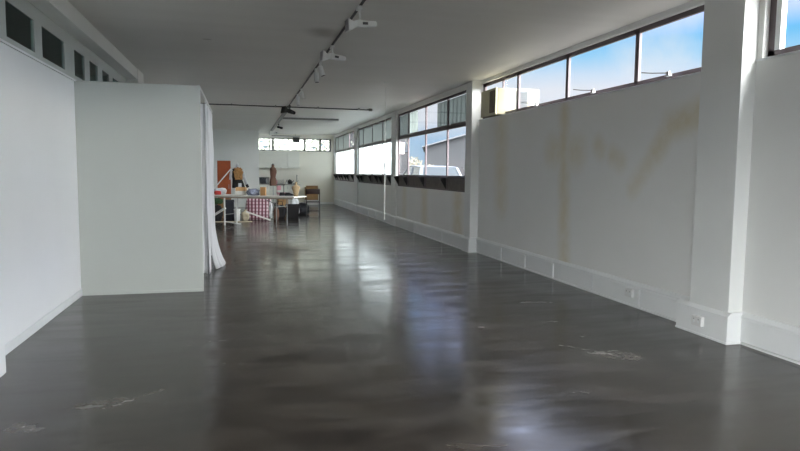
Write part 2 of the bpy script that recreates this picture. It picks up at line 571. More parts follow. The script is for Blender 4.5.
# cover joints of the trunking and its sockets
for i, (y, x) in enumerate([(9.72, XW), (8.8, XW), (7.9, XW), (5.93, XW)] ):
    o = MB().box(x - 0.05, x - 0.029, y - 0.03, y + 0.03, 0.034, 0.228).build('joint_cover', M['skirting'], bevel=0.003)
    nm = ['joint cover on the skirting duct nearest the far pillar', 'joint cover on the skirting duct, second from the far pillar',
          'joint cover on the skirting duct below the vertical yellow stain', 'joint cover on the skirting duct beside the socket nearest the near pillar'][i]
    tag(o, 'white plastic ' + nm, 'joint cover', 'skirting duct joint covers')
o = MB().box(XW - 0.037, XW - 0.028, 6.86, 6.875, 0.028, 0.234).build('joint_cover', M['joint'])
tag(o, 'thin white joint strip midway along the skirting duct of the stained wall', 'joint cover', 'skirting duct joint covers')
for y, x in ((12.6, XF), (14.8, XF), (19.4, XF), (20.6, XF), (25.4, XF)):
    o = MB().box(x - 0.05, x - 0.029, y - 0.03, y + 0.03, 0.034, 0.228).build('joint_cover', M['skirting'], bevel=0.003)
    nm = {12.6: 'just past the first far pillar', 14.8: 'midway under the car window', 19.4: 'under the first frosted window',
          20.6: 'under the first frosted window, the farther one', 25.4: 'under the farthest frosted window'}[y]
    tag(o, 'small joint cover on the skirting duct ' + nm, 'joint cover', 'skirting duct joint covers')


def socket(loc, label):
    t = thing('wall_socket', label, 'socket', loc)
    MB().box(-0.04, 0, -0.062, 0.062, -0.045, 0.045).build('face_plate', M['white_pl'], t, bevel=0.003)
    for s in (-1, 1):
        MB().box(-0.044, -0.039, s * 0.03 - 0.01, s * 0.03 + 0.01, -0.018, 0.004).build('switch', M['joint'], t, bevel=0.001)
        MB().box(-0.042, -0.039, s * 0.03 - 0.004, s * 0.03 + 0.004, 0.014, 0.022).build('socket_slot', M['greymetal'], t)

socket((XW - 0.028, 6.07, 0.155), 'white double socket on the skirting duct nearest the near pillar')
socket((4.152, 4.8, 0.14), 'white double socket on the base of the near white pillar')

# end wall: left block nearer the camera, recess with a high window on the right
m = MB()
m.box(-4.5, 0.70, 26.8, YB, 0, CZ)
struct(m.build('wall_back', M['wall']))
m = MB()
m.box(0.70, 4.53, YB, YB + 0.2, 0, 2.45)
m.box(0.70, 4.53, YB, YB + 0.2, 3.04, CZ)
m.box(4.06, 4.53, YB, YB + 0.2, 2.45, 3.04)
struct(m.build('wall_end', M['wall_back']))
struct(MB().box(0.70, 4.17, YB - 0.015, YB, 0, 0.1).build('baseboard_back', M['skirting']))

# left side: lower partition, clerestory with dark glass, beam, pillar
XL = -1.88
m = MB()
m.box(XL - 0.1, XL, 4.9, 11.4, 0, 2.535)
m.box(XL - 0.1, XL, 12.0, 26.8, 0, CZ)
struct(m.build('wall_left', M['partition']))
struct(MB().box(XL - 0.1, -1.71, 2.2, 5.02, 0, CZ).box(XL - 0.1, -1.71, YR, -4.4, 0, CZ).box(XL - 0.1, -1.71, -4.4, 2.2, 0, 0.5).box(XL - 0.1, -1.71, -0.9, 2.2, 0.5, 2.9)
       .box(XL - 0.1, -1.71, -4.4, 2.2, 2.9, CZ).build('wall_left_front', M['partition']))
struct(MB().box(XL - 0.1, -1.69, 11.38, 11.98, 0, CZ).build('pillar', M['wall'], bevel=0.004))
struct(MB().box(XL - 0.12, -1.70, 5.0, 11.4, 3.04, CZ).build('beam', M['wall'], bevel=0.004))
struct(MB().box(XL, XL + 0.014, 5.02, 7.97, 0, 0.085).build('baseboard_left', M['joint'], bevel=0.003))
# corridor beyond the dark glass
m = MB()
m.box(-4.5, -4.4, 4.0, YB, 0, CZ)
m.box(-4.4, XL - 0.1, 4.0, 4.1, 0, CZ)
m.box(-4.4, XL - 0.1, 12.4, 12.5, 0, CZ)
struct(m.build('wall_corridor', M['corridor']))


def window(name, frame_m, bars, panes, axis='x', pos=0.0, depth=0.032, glass_t=0.006):
    """bars / panes: (u0,u1,z0,z1[,mat]) rectangles in the window plane; axis x: u is y"""
    m = MB()
    for u0, u1, z0, z1 in bars:
        if axis == 'x':
            m.box(pos - depth / 2, pos + depth / 2, u0, u1, z0, z1)
        else:
            m.box(u0, u1, pos - depth / 2, pos + depth / 2, z0, z1)
    root = struct(m.build(name, frame_m))
    for u0, u1, z0, z1, mt in panes:
        p = MB()
        if axis == 'x':
            p.box(pos - glass_t / 2, pos + glass_t / 2, u0, u1, z0, z1)
        else:
            p.box(u0, u1, pos - glass_t / 2, pos + glass_t / 2, z0, z1)
        p.build('window_pane', mt, root)
    return root


def stay(root, x, y, z):
    """awning window catch: block, boss and a thin rod that swings out"""
    MB().box(x - 0.075, x - 0.03, y - 0.035, y + 0.035, z, z + 0.018).box(x - 0.062, x - 0.04, y - 0.018, y + 0.03, z + 0.018, z + 0.05).build('window_catch', M['chrome'], root, bevel=0.004)
    MB().tube([(x - 0.05, y, z + 0.035), (x - 0.1, y + 0.2, z + 0.06), (x - 0.13, y + 0.34, z + 0.085)], 0.006, 6).build('stay_rod', M['greymetal'], root)


# ---- near clerestory (bay with the air conditioner)
XG = 4.40
zb, zt = 2.508, 3.16
mul = [4.98, 6.26, 7.82, 9.40, 10.83]
bars = [(4.98, 10.9, zb, zb + 0.055), (4.98, 10.9, zt - 0.055, zt)]
for y in mul[1:-1]:
    bars.append((y - 0.035, y + 0.035, zb, zt))
bars += [(10.80, 10.9, zb, zt), (4.97, 5.0, zb, zt), (9.99, 10.02, zb, zt)]
panes = [(a + 0.03, b - 0.03, zb + 0.05, zt - 0.05, M['glass']) for a, b in zip(mul[:3], mul[1:4])]
panes += [(9.43, 9.87, zb + 0.05, zt - 0.05, M['glass']), (9.87, 9.99, 2.965, zt - 0.05, M['glass']), (10.02, 10.80, 2.965, zt - 0.05, M['glass'])]
w1 = window('window_1', M['bronze'], bars, panes, pos=XG)
for y in (5.62, 7.05, 8.6):
    stay(w1, XG - 0.03, y, zb + 0.02)
struct(MB().box(XW - 0.012, XW + 0.05, 4.98, 10.9, 2.488, 2.505).build('window_sill', M['joint']))
# ---- clerestory bay beside and behind the camera
mul = [4.42, 3.0, 1.5, 0.05, -0.95]
bars = [(-0.95, 4.49, zb, zb + 0.055), (-0.95, 4.49, zt - 0.055, zt), (4.36, 4.43, zb, zt), (-0.95, -0.92, zb, zt)]
for y in mul[1:-1]:
    bars.append((y - 0.035, y + 0.035, zb, zt))
panes = [(b + 0.03, a - 0.06, zb + 0.05, zt - 0.05, M['glass']) for a, b in zip(mul, mul[1:])]
w2 = window('window_2', M['bronze'], bars, panes, pos=XG)
MB().box(XG - 0.02, XG + 0.03, 4.305, 4.36, zb + 0.055, zt - 0.055).build('window_casing', M['joint'], w2)
struct(MB().box(XW - 0.012, XW + 0.05, -0.95, 4.49, 2.488, 2.505).build('window_sill', M['joint']))
mul = [-1.45, -2.6, -3.8, -5.0]
bars = [(-5, -1.45, zb, zb + 0.055), (-5, -1.45, zt - 0.055, zt)]
for y in mul:
    bars.append((y - 0.035, y + 0.035, zb, zt))
window('window_3', M['bronze'], bars, [(b + 0.03, a - 0.03, zb + 0.05, zt - 0.05, M['glass']) for a, b in zip(mul, mul[1:])], pos=XG)


# ---- three far bays: lower strip with brackets, big panes, upper awning panes
def far_bay(name, ys, lower, upper, strip_m, tz):
    z0, z1, z3 = 1.13, 1.42, 3.11
    a, b = ys[0], ys[-1]
    X = 4.245
    bars = [(a, b, z0, z0 + 0.03), (a, b, z1 - 0.02, z1 + 0.03), (a, b, tz - 0.05, tz + 0.05), (a, b, z3 - 0.05, z3), (a, a + 0.05, z0, z3), (b - 0.05, b, z0, z3)]
    for y in ys[1:-1]:
        bars.append((y - 0.03, y + 0.03, z0, z3))
    panes = []
    for i in range(len(ys) - 1):
        p, q = ys[i] + 0.03, ys[i + 1] - 0.03
        panes.append((p, q, z0 + 0.03, z1 - 0.02, strip_m))
        panes.append((p, q, z1 + 0.03, tz - 0.05, lower[i]))
        panes.append((p, q, tz + 0.05, z3 - 0.05, upper[i] or M['glass']))
    root = window(name, M['bronze'], bars, panes, pos=X, depth=0.035)
    return root

G, FR, FG = M['glass'], M['frost'], M['frost_grey']
b1 = [11.22, 12.5, 14.1, 15.68, 16.72]
w4 = far_bay('window_4', b1, [G] * 4, [G, G, G, G], M['louvre'], 2.47)
# boards fixed behind the upper panes; a gap of sky is left between two of them
for y0, y1, k in ((11.27, 12.47, 'board_grey'), (12.53, 13.3, 'board_grey'), (14.9, 15.65, 'board_pale'), (15.71, 16.67, 'board_grey')):
    m = MB().box(4.262, 4.27, y0, y1, 2.53, 3.05)
    n = int((y1 - y0) / 0.22)
    for j in range(1, n):
        yy = y0 + (y1 - y0) * j / n
        m.box(4.256, 4.262, yy - 0.006, yy + 0.006, 2.53, 3.05)
    m.build('window_board', M[k], w4)
b2 = [17.3, 18.73, 20.3, 21.9, 22.74]
w5 = far_bay('window_5', b2, [FR] * 4, [FG] * 4, M['louvre'], 2.45)
b3 = [23.38, 24.9, 26.4, 27.85, 28.62]
w6 = far_bay('window_6', b3, [FR] * 4, [G, FG, FG, FG], M['louvre_lt'], 2.45)


def bracket(root, y, out=0.13):
    MB().prism([(4.21, 1.40), (4.21 - out, 1.40), (4.21 - out, 1.375), (4.21, 1.16)], 1, y - 0.02, y + 0.02).build('ledge_bracket', M['blackmetal'], root)

for root, ys in ((w4, (12.5, 14.1, 15.68, 16.6)), (w5, (17.5, 18.73, 19.3, 20.3, 21.9, 22.5)), (w6, (23.7, 24.9, 25.5, 26.4, 27.0, 27.85, 28.3))):
    for y in ys:
        bracket(root, y)
    MB().box(4.14, 4.212, ys[0] - 0.4 if root is not w4 else 11.24, ys[-1] + 0.04, 1.40, 1.418).build('window_ledge', M['blackmetal'], root)

# ---- high louvred window in the end wall
u0, u1 = 0.70, 4.06
bars = [(u0, u1, 2.45, 2.50), (u0, u1, 2.99, 3.04), (1.34, 1.44, 2.45, 3.04), (2.79, 2.89, 2.45, 3.04), (3.5, 3.6, 2.45, 3.04), (3.98, 4.06, 2.45, 3.04), (1.21, 1.25, 2.5, 3.0)]
w7 = window('window_7', M['greymetal'], bars, [], axis='y', pos=YB + 0.06)
for a, b in ((0.72, 1.21), (1.25, 1.34), (1.44, 2.79), (2.89, 3.5), (3.6, 3.98)):
    for k in range(4):
        z = 2.515 + k * 0.122
        MB().bar(((a + b) / 2, YB + 0.02, z), ((a + b) / 2, YB + 0.075, z + 0.118), b - a, 0.006, up=(0, 0, 1)).build('louvre_blade', M['glass'], w7)
    for k in (1, 3):
        z = 2.515 + k * 0.122
        MB().box(a, b, YB + 0.028, YB + 0.04, z - 0.008, z + 0.008).build('louvre_clip', M['greymetal'], w7)

# ---- left clerestory of dark glass in a white frame
zb2, zt2 = 2.535, 3.04
gl = [(5.02, 5.60), (5.87, 6.60), (6.83, 7.62), (8.03, 8.52), (8.78, 9.25), (9.53, 9.98), (10.25, 10.9)]
bars = [(5.02, 11.38, zb2, 2.60), (5.02, 11.38, 2.90, zt2)]
for (a, b), (c, d) in zip(gl, gl[1:] + [(11.38, 0)]):
    bars.append((b, c, 2.60, 2.90))
panes = [(a, b, 2.60, 2.90, M['dglass']) for a, b in gl]
window('window_8', M['booth'], bars, panes, pos=XL - 0.016, depth=0.03)
struct(MB().box(XL - 0.1, XL + 0.02, 5.02, 11.4, 2.525, 2.545).build('window_sill', M['partition']))

# ---- unseen front wall behind the camera, with glazing added to light the room
m = MB()
m.box(XL - 0.1, 4.53, YR - 0.15, YR, 0, 0.3)
m.box(XL - 0.1, 4.53, YR - 0.15, YR, 3.05, CZ)
m.box(XL - 0.1, 2.5, YR - 0.15, YR, 0.3, 3.05)
m.box(4.2, 4.53, YR - 0.15, YR, 0.3, 3.05)
struct(m.build('wall_front', M['wall']))
us = [2.5, 3.35, 4.2]
bars = [(2.5, 4.2, 0.3, 0.36), (2.5, 4.2, 2.99, 3.05)] + [(u - 0.03, u + 0.03, 0.3, 3.05) for u in us]
window('added_window_9', M['bronze'], bars, [(a + 0.03, b - 0.03, 0.36, 2.99, G) for a, b in zip(us, us[1:])], axis='y', pos=YR - 0.07)

us = [-4.4, -2.65, -0.9]  # unseen opening in the left-front wall, added to light the right wall
bars = [(-4.4, -0.9, 0.5, 0.56), (-4.4, -0.9, 2.84, 2.9)] + [(u - 0.03, u + 0.03, 0.5, 2.9) for u in us]
window('added_window_10', M['bronze'], bars, [(a + 0.03, b - 0.03, 0.56, 2.84, G) for a, b in zip(us, us[1:])], pos=-1.85)

# ---- fitting booth: front panel, back panel, rail and curtain
YF = 7.97
struct(MB().box(XL, -0.485, YF, YF + 0.06, 0, 2.535).build('partition_front', M['booth'], bevel=0.003))
struct(MB().box(XL, -0.52, 11.36, 11.42, 0, 2.535).build('partition_back', M['partition'], bevel=0.003))
struct(MB().box(XL, -0.485, YF - 0.012, YF, 0, 0.03).build('baseboard_booth', M['booth']))
t = thing('curtain_rail', 'white steel curtain rail along the open side of the fitting booth', 'rail', (-0.5, YF + 0.06, 2.53))
MB().bar((0, 0, 0), (0, 3.35, 0), 0.02, 0.03).build('rail', M['whitemetal'], t)
for k in range(14):
    y = 1.2 + k * 0.15
    MB().tube([(0, y, -0.012), (0, y, -0.06)], 0.006, 6).build('glider', M['whitemetal'], t)

# curtain: gathered on the far half of the rail, hem kicking out into the room
t = thing('curtain', 'white cotton curtain on the booth rail, hem spread on the concrete floor', 'curtain', (-0.5, 8.1, 0))
def sheet(y0, y1, nfold, flare, amp, ztop, seed, zbot=0.012):
    bm = bmesh.new(); nu, nv = nfold * 10, 26
    g = []
    for j in range(nv + 1):
        v = j / nv; z = zbot + (ztop - zbot) * v
        row = []
        for i in range(nu + 1):
            u = i / nu
            kick = flare * (0.35 + 0.65 * math.sin(math.pi * min(1, u * 1.3 + 0.1))) * (1 - v) ** 7
            ph = 2 * math.pi * nfold * u + 0.5 * math.sin(3 * v + seed)
            a = amp * (0.6 + 0.5 * (1 - v)) * (0.8 + 0.4 * noise.noise(Vector((u * 4, v * 2, seed))))
            x = a * math.sin(ph) + kick + 0.02 * noise.noise(Vector((u * 6, v * 4, seed + 3)))
            y = y0 + (y1 - y0) * u + 0.25 * a * math.cos(ph * 1.0)
            zz = z + (0.02 * abs(math.sin(ph * 0.5)) if j == 0 else 0)
            row.append(bm.verts.new((x, y - 0.1 * kick, zz)))
        g.append(row)
    for j in range(nv):
        for i in range(nu):
            bm.faces.new((g[j][i], g[j][i + 1], g[j + 1][i + 1], g[j + 1][i]))
    return bm
for nm, args in (('curtain_panel', (1.12, 1.62, 3, 0.03, 0.018, 2.45, 1)), ('curtain_panel', (1.58, 3.1, 10, 0.20, 0.035, 2.47, 5))):
    b = MB(); b.bm.free(); b.bm = sheet(*args)
    o = b.build(nm, M['curtain'], t, smooth=True)
    s = o.modifiers.new('solidify', 'SOLIDIFY'); s.thickness = 0.004
b = MB(); b.bm.free(); b.bm = sheet(0.0, 0.17, 2, 0.0, 0.012, 2.45, 9)
for v in b.bm.verts:      # the near edge of the curtain turns in towards the booth
    x, y, z = v.co
    v.co = Vector((-y, 1.13 + x, z))
o = b.build('curtain_return', M['curtain'], t, smooth=True)
o.modifiers.new('solidify', 'SOLIDIFY').thickness = 0.004

# ================================================================== CEILING FITTINGS
TX = 1.20
o = tag(MB().box(TX - 0.01, TX + 0.01, -2.0, 16.35, CZ - 0.021, CZ - 0.0005).build('lighting_track', M['blackmetal']), 'long black lighting track running down the middle of the ceiling', 'lighting track')
o = tag(MB().box(TX - 0.03, TX + 0.07, 16.5, 26.3, CZ - 0.04, CZ - 0.0005).build('lighting_track', M['greymetal']), 'grey lighting track continuing beyond the cross conduit to the back', 'lighting track')


def flood(loc, rz, pitch, label, s=1.0, dark=False, arm=0.24, stem=0.13):
    """track flood lamp: adaptor, stem, flared lamp head and a long gear housing"""
    t = thing('track_floodlight', label, 'spotlight', loc, 0, 'lamps on the lighting track')
    wm = M['blackmetal'] if dark else M['whitemetal']
    MB().box(-0.025, 0.025, -0.06, 0.06, -0.03, 0.0).build('track_adaptor', wm, t, bevel=0.004)
    MB().tube([(0, 0, -0.03), (0.01, 0, -stem)], 0.011, 10).build('stem', wm, t)
    R = Matrix.Rotation(rz, 4, 'Z') @ Matrix.Rotation(pitch, 4, 'Y')
    off = Vector((0.01, 0, -stem - 0.04))
    def P(p):
        return off + R @ Vector(p)
    m = MB()
    rings = []
    for x, w, h in ((-0.06, 0.035, 0.04), (-0.02, 0.045, 0.05), (arm * 0.9, 0.042, 0.036), (arm, 0.03, 0.022)):
        rings.append([m.bm.verts.new(P((x, a * w * s, b * h * s))) for a, b in ((-1, -1), (-0.4, -1.15), (0.4, -1.15), (1, -1), (1, 1), (0.4, 1.15), (-0.4, 1.15), (-1, 1))])
    m._bridge(rings, True)
    m.build('gear_housing', wm, t, bevel=0.004)
    m = MB(); rings = []
    for x, w, h in ((-0.05, 0.04, 0.04), (-0.12, 0.055, 0.055), (-0.21, 0.10, 0.095)):
        rings.append([m.bm.verts.new(P((x * s, a * w * s, b * h * s - (0.02 if x < -0.1 else 0)))) for a, b in ((-1, -1), (1, -1), (1, 1), (-1, 1))])
    m._bridge(rings, True)
    hd = m.build('lamp_head', wm, t, bevel=0.004)
    m = MB()
    q = [m.bm.verts.new(P((-0.212 * s, a * 0.085 * s, b * 0.08 * s - 0.02))) for a, b in ((-1, -1), (1, -1), (1, 1), (-1, 1))]
    q2 = [m.bm.verts.new(P((-0.216 * s, a * 0.085 * s, b * 0.08 * s - 0.02))) for a, b in ((-1, -1), (1, -1), (1, 1), (-1, 1))]
    m._bridge([q, q2], True)
    m.build('reflector', M['chrome'] if not dark else M['blackmetal'], hd)
    m = MB(); m.bar(P((0.02, -0.046 * s, 0.0)), P((0.075, -0.046 * s, 0.0)), 0.01, 0.026)
    m.build('vent_slot', M['gap'], t)
    return t

flood((TX - 0.01, 6.40, CZ - 0.021), 0.12, -0.06, 'white floodlight with long gear housing, nearest on the ceiling track', arm=0.18, s=0.68)
flood((TX, 8.45, CZ - 0.021), 0.15, 0.1, 'second floodlight along the track, its pale flared head tilted upward', arm=0.18, s=0.75, stem=0.1)
flood((TX, 16.2, CZ - 0.021), 0.5, 0.25, 'black floodlight hanging at the cross conduit', arm=0.16, s=0.95, dark=True, stem=0.11)


def can(loc, d, label, r=0.04, L=0.15, m=None):
    t = thing('track_spotlight', label, 'spotlight', loc, 0, 'lamps on the lighting track')
    m = m or M['whitemetal']
    MB().box(-0.018, 0.018, -0.05, 0.05, -0.025, 0).build('track_adaptor', m, t, bevel=0.003)
    MB().tube([(0, 0, -0.02), (0.01, 0, -0.09)], 0.009, 8).build('stem', m, t)
    d = Vector(d).normalized(); c = Vector((0.012, 0, -0.11))
    h = MB().tube([c - d * L * 0.35, c - d * L * 0.3, c + d * L * 0.65], [r * 0.7, r, r], 18).build('lamp_head', m, t, smooth=False, bevel=0.003)
    MB().tube([c + d * L * 0.652, c + d * L * 0.66], r * 0.85, 18).build('lens', M['gap'], h)
    return t

can((TX, 9.75, CZ - 0.021), (0.35, -0.1, -1), 'white cylinder spotlight, first past the two floodlights on the track', L=0.15)
can((TX, 10.35, CZ - 0.021), (0.05, -0.1, -1), 'white cylinder spotlight pointing straight down, fourth lamp along the track', L=0.17)
can((TX, 12.9, CZ - 0.021), (0.3, 0.2, -1), 'pale cylinder spotlight, fifth lamp along the ceiling track', L=0.15)
can((TX, 13.8, CZ - 0.021), (0.05, 0, -1), 'pale cylinder spotlight, sixth lamp, before the cross conduit', L=0.2)
can((TX + 0.08, 22.4, CZ - 0.04), (1, -0.3, -0.3), 'small dark spotlight on the grey rear track', L=0.2, m=M['blackmetal'])
flood((TX + 0.12, 25.8, CZ - 0.04), 0.0, 0.0, 'grey floodlight at the far end of the rear track', arm=0.15, stem=0.06, s=1.1)

t = thing('ceiling_conduit', 'thin dark conduit crossing the whole ceiling', 'pipe', (-1.85, 16.45, CZ - 0.03))
MB().tube([(0, 0, 0), (5.25, 0.1, 0)], 0.014, 8).build('pipe', M['blackmetal'], t)
MB().tube([(5.25, 0.1, -0.03), (5.25, 0.1, 0.03)], 0.05, 12).build('junction_box', M['greymetal'], t)
for k in range(5):
    MB().box(0.5 + k * 1.1, 0.53 + k * 1.1, -0.02, 0.06, -0.022, 0.03).build('saddle', M['greymetal'], t)


def batten(loc, L, label, h=0.06, hang=0):
    t = thing('batten_light', label, 'ceiling light', loc, 0, 'unlit batten lights')
    MB().box(0, L, -0.05, 0.05, -h, 0).build('housing', M['greymetal'], t, bevel=0.006)
    MB().tube([(0.05, 0, -h - 0.018), (L - 0.05, 0, -h - 0.018)], 0.016, 10).build('tube', M['white_pl'], t)
    for x in (0.02, L - 0.05):
        MB().box(x, x + 0.03, -0.02, 0.02, -h - 0.035, -h).build('tube_holder', M['white_pl'], t)
    if hang:
        for x in (0.2, L - 0.2):
            MB().tube([(x, 0, 0), (x, 0, hang)], 0.006, 6).build('hanger', M['greymetal'], t)
    return t

batten((1.27, 20.0, CZ), 1.78, 'grey batten light right of the grey rear track')
batten((1.30, 28.25, 3.12), 1.25, 'thin batten light hung in front of the high end window', h=0.03, hang=CZ - 3.12 + 0.002)
t = thing('exhaust_fan', 'square greenish extractor fan at the top of the end window', 'fan', (2.44, YB - 0.02, 2.97))
MB().box(-0.15, 0.15, -0.06, 0.01, -0.12, 0.12).build('housing', M['grey_pl'], t, bevel=0.01)
for k in range(5):
    MB().box(-0.12, 0.12, -0.068, -0.058, -0.09 + k * 0.042, -0.075 + k * 0.042).build('slat', M['gap'], t)

t = thing('pull_cord', 'white hanging cord with a thicker rod, in front of the frosted windows', 'cord', (2.665, 11.58, CZ))
MB().tube([(0, 0, 0), (0, 0, -0.02)], 0.03, 12).build('ceiling_rose', M['white_pl'], t)
MB().tube([(0, 0, -0.02), (0, 0, -1.62)], 0.004, 6).build('cord', M['cable'], t)
MB().tube([(0, 0, -1.52), (0, 0, -1.56), (0, 0, -1.62)], [0.012, 0.022, 0.014], 10).build('toggle', M['white_pl'], t)
MB().tube([(0, 0, -1.6), (-0.005, 0, -2.63)], 0.012, 8).build('rod', M['cable'], t)

# ---- window air conditioner
t = thing('air_conditioner', 'aged cream window air conditioner pushed through the high window by the far pillar', 'air conditioner', (4.23, 9.87, 2.51))
MB().box(0, 0.78, 0, 0.66, 0, 0.45).build('casing', M['cream'], t, bevel=0.012)
fr = MB().box(-0.035, 0.0, -0.005, 0.665, -0.005, 0.455).build('front_panel', M['olive'], t, bevel=0.012)
for k in range(12):
    z = 0.05 + k * 0.031
    MB().box(-0.036, -0.028, 0.3, 0.62, z, z + 0.012).build('intake_slat', M['olive'], fr)
MB().box(-0.038, -0.024, 0.025, 0.25, 0.04, 0.41).build('outlet_grille', M['brownslot'], fr)
for k in range(3):
    y = 0.08 + k * 0.055
    MB().box(-0.041, -0.036, y, y + 0.004, 0.045, 0.405).build('outlet_fin', M['olive'], fr)
g = MB().box(0.34, 0.56, -0.006, 0.0, 0.1, 0.41).build('side_grille', M['grey_pl'], t)
for k in range(9):
    z = 0.115 + k * 0.032
    MB().box(0.345, 0.555, -0.012, -0.005, z, z + 0.01).build('louvre', M['gap'], g)
MB().box(0.66, 0.70, -0.008, 0.0, 0.02, 0.43).build('casing_seam', M['white_pl'], t)
MB().box(0.16, 0.3, 0.03, 0.63, -0.06, 0.0).build('support_bracket', M['blackmetal'], t)

# ================================================================== WORK TABLE AND WHAT STANDS ON IT
TA = math.radians(-32)
TH = 0.84
t = thing('work_table', 'long pale folding work table standing skewed at the far end of the room', 'table', (-1.05, 17.95, 0), TA)
TL, TD = 2.80, 0.76
MB().box(0, TL, 0, TD, TH - 0.035, TH).build('tabletop', M['table'], t, bevel=0.008)
MB().box(0.06, TL - 0.06, 0.03, 0.05, TH - 0.075, TH - 0.035).box(0.06, TL - 0.06, TD - 0.05, TD - 0.03, TH - 0.075, TH - 0.035).build('apron', M['tedge'], t)
for y in (0.08, TD - 0.08):
    MB().tube([(2.23, y, 0), (2.23, y, TH - 0.05)], 0.014, 10).build('leg', M['greymetal'], t)
MB().tube([(2.23, 0.08, 0.55), (2.23, TD - 0.08, 0.55)], 0.011, 8).build('leg_brace', M['greymetal'], t)
MB().tube([(2.23, 0.35, 0.55), (1.6, 0.35, TH - 0.05)], 0.009, 8).build('leg_brace', M['greymetal'], t)
for y in (0.08, TD - 0.08):
    MB().tube([(0.62, y, 0), (0.62, y, TH - 0.05)], 0.022, 10).build('leg', M['whitemetal'], t)
MB().tube([(0.62, 0.08, 0.30), (0.62, TD - 0.08, 0.30)], 0.009, 8).build('leg_brace', M['greymetal'], t)
MB().bar((0.62, 0.12, 0.48), (0.05, 0.12, 0.16), 0.06, 0.05).build('leg_brace', M['whitemetal'], t)
MB().tube([(0.62, 0.12, 0.1), (1.0, 0.3, 0.03)], 0.012, 8).build('leg_brace', M['whitemetal'], t)

# red and white clothes
t = thing('clothes_pile', 'rounded heap of green-white cloth with a red piece, at the left end of the table', 'clothes', (-0.6, 18.02, TH))
lump('white_cloth', M['palecloth'], (0.34, 0.3, 0.2), t, 3)
o = lump('red_cloth', M['red'], (0.2, 0.2, 0.13), t, 8); o.location = (-0.06, -0.1, 0.0)
# white box with brown lid
t = thing('carton', 'small white carton with a brown top standing on the work table', 'box', (-0.03, 17.72, TH), -0.2)
MB().box(-0.13, 0.13, -0.1, 0.1, 0, 0.15).build('body', M['whitebox'], t, bevel=0.004)
MB().box(-0.135, 0.135, -0.105, 0.105, 0.12, 0.22).build('lid', M['card'], t, bevel=0.004)
o = lump('cloth_bundle', M['bluecl'], (0.32, 0.3, 0.19), None, 5, amp=0.3); o.location = (0.29, 17.5, TH)
tag(o, 'blue-grey patterned bundle of cloth on the middle of the work table', 'cloth')
t = thing('carton', 'small upright plain brown carton on the table below the brown dress form', 'box', (0.56, 17.36, TH), -0.3)
MB().box(-0.07, 0.07, -0.06, 0.06, 0, 0.23).build('body', M['card_dk'], t, bevel=0.004)
MB().box(-0.072, 0.072, -0.01, 0.01, 0.225, 0.233).build('tape', M['card'], t)
# black shoes / bag
for k, (x, y, r, s) in enumerate(((1.10, 16.98, 0.3, 21), (1.25, 16.9, 0.1, 22))):
    tt = thing('shoe', ['black shoe on the table, left of the pair beside the tan bust', 'black shoe on the table, right of the pair, next to the tan bust'][k], 'shoe', (x, y, TH), r, 'black shoes on the work table')
    MB().loft([(0.0, 0, 0, 0.135, 0.045), (0.02, 0, 0, 0.135, 0.047), (0.05, -0.01, 0, 0.12, 0.044), (0.085, -0.055, 0, 0.065, 0.036), (0.1, -0.06, 0, 0.055, 0.03)], 16).build('upper', M['blackcloth'], tt, smooth=True)
    MB().loft([(0.0, 0, 0, 0.14, 0.05), (0.014, 0, 0, 0.14, 0.05)], 16).build('sole', M['palecloth'], tt)
# small tan bust
t = thing('display_bust', 'small tan neck-and-shoulders bust on the right end of the table', 'bust', (1.40, 16.77, TH))
MB().loft([(0.0, 0, 0, 0.055, 0.05), (0.04, 0, 0, 0.06, 0.05), (0.14, 0, 0, 0.082, 0.06), (0.22, 0, 0, 0.112, 0.065), (0.265, 0, 0, 0.112, 0.056), (0.29, 0, 0, 0.07, 0.045), (0.305, 0, 0, 0.032, 0.032), (0.35, 0.003, 0, 0.026, 0.027), (0.37, 0.004, 0, 0.024, 0.025)], 24).build('torso', M['tan'], t, smooth=True)
MB().loft([(0.37, 0.004, 0, 0.025, 0.026), (0.385, 0.004, 0, 0.022, 0.022)], 20).build('neck_cap', M['card_dk'], t)


# ---- dress forms
def dress_form(name, label, loc, m, H, sc=1.0, rz=0.0):
    t = thing(name, label, 'dress form', loc, rz)
    prof = [(0.0, 0.125, 0.10), (0.02, 0.135, 0.105), (0.12, 0.142, 0.11), (0.2, 0.128, 0.1), (0.29, 0.098, 0.08), (0.36, 0.108, 0.088), (0.45, 0.132, 0.105), (0.52, 0.14, 0.1), (0.58, 0.142, 0.078), (0.61, 0.115, 0.068), (0.635, 0.062, 0.052), (0.66, 0.05, 0.047), (0.71, 0.047, 0.045)]
    MB().loft([(H + z * sc, 0, -0.012 if 0.4 < z < 0.55 else 0, a * sc, b * sc) for z, a, b in prof], 28).build('torso', m, t, smooth=True)
    MB().loft([(H + 0.71 * sc, 0, 0, 0.049, 0.047), (H + 0.73 * sc, 0, 0, 0.035, 0.034), (H + 0.75 * sc, 0, 0, 0.012, 0.012), (H + 0.775 * sc, 0, 0, 0.012, 0.012)], 20).build('neck_cap', M['blackmetal'] if m is M['brown'] else M['white_pl'], t, smooth=True)
    MB().tube([(0, 0, 0.1), (0, 0, H + 0.02)], 0.013, 10).build('pole', M['chrome'], t)
    for k in range(3):
        a = 2.1 * k + 0.5
        MB().tube([(0, 0, 0.22), (0.14 * math.cos(a), 0.14 * math.sin(a), 0.1), (0.27 * math.cos(a), 0.27 * math.sin(a), 0.012)], 0.011, 8).build('leg', M['blackmetal'], t)
    return t

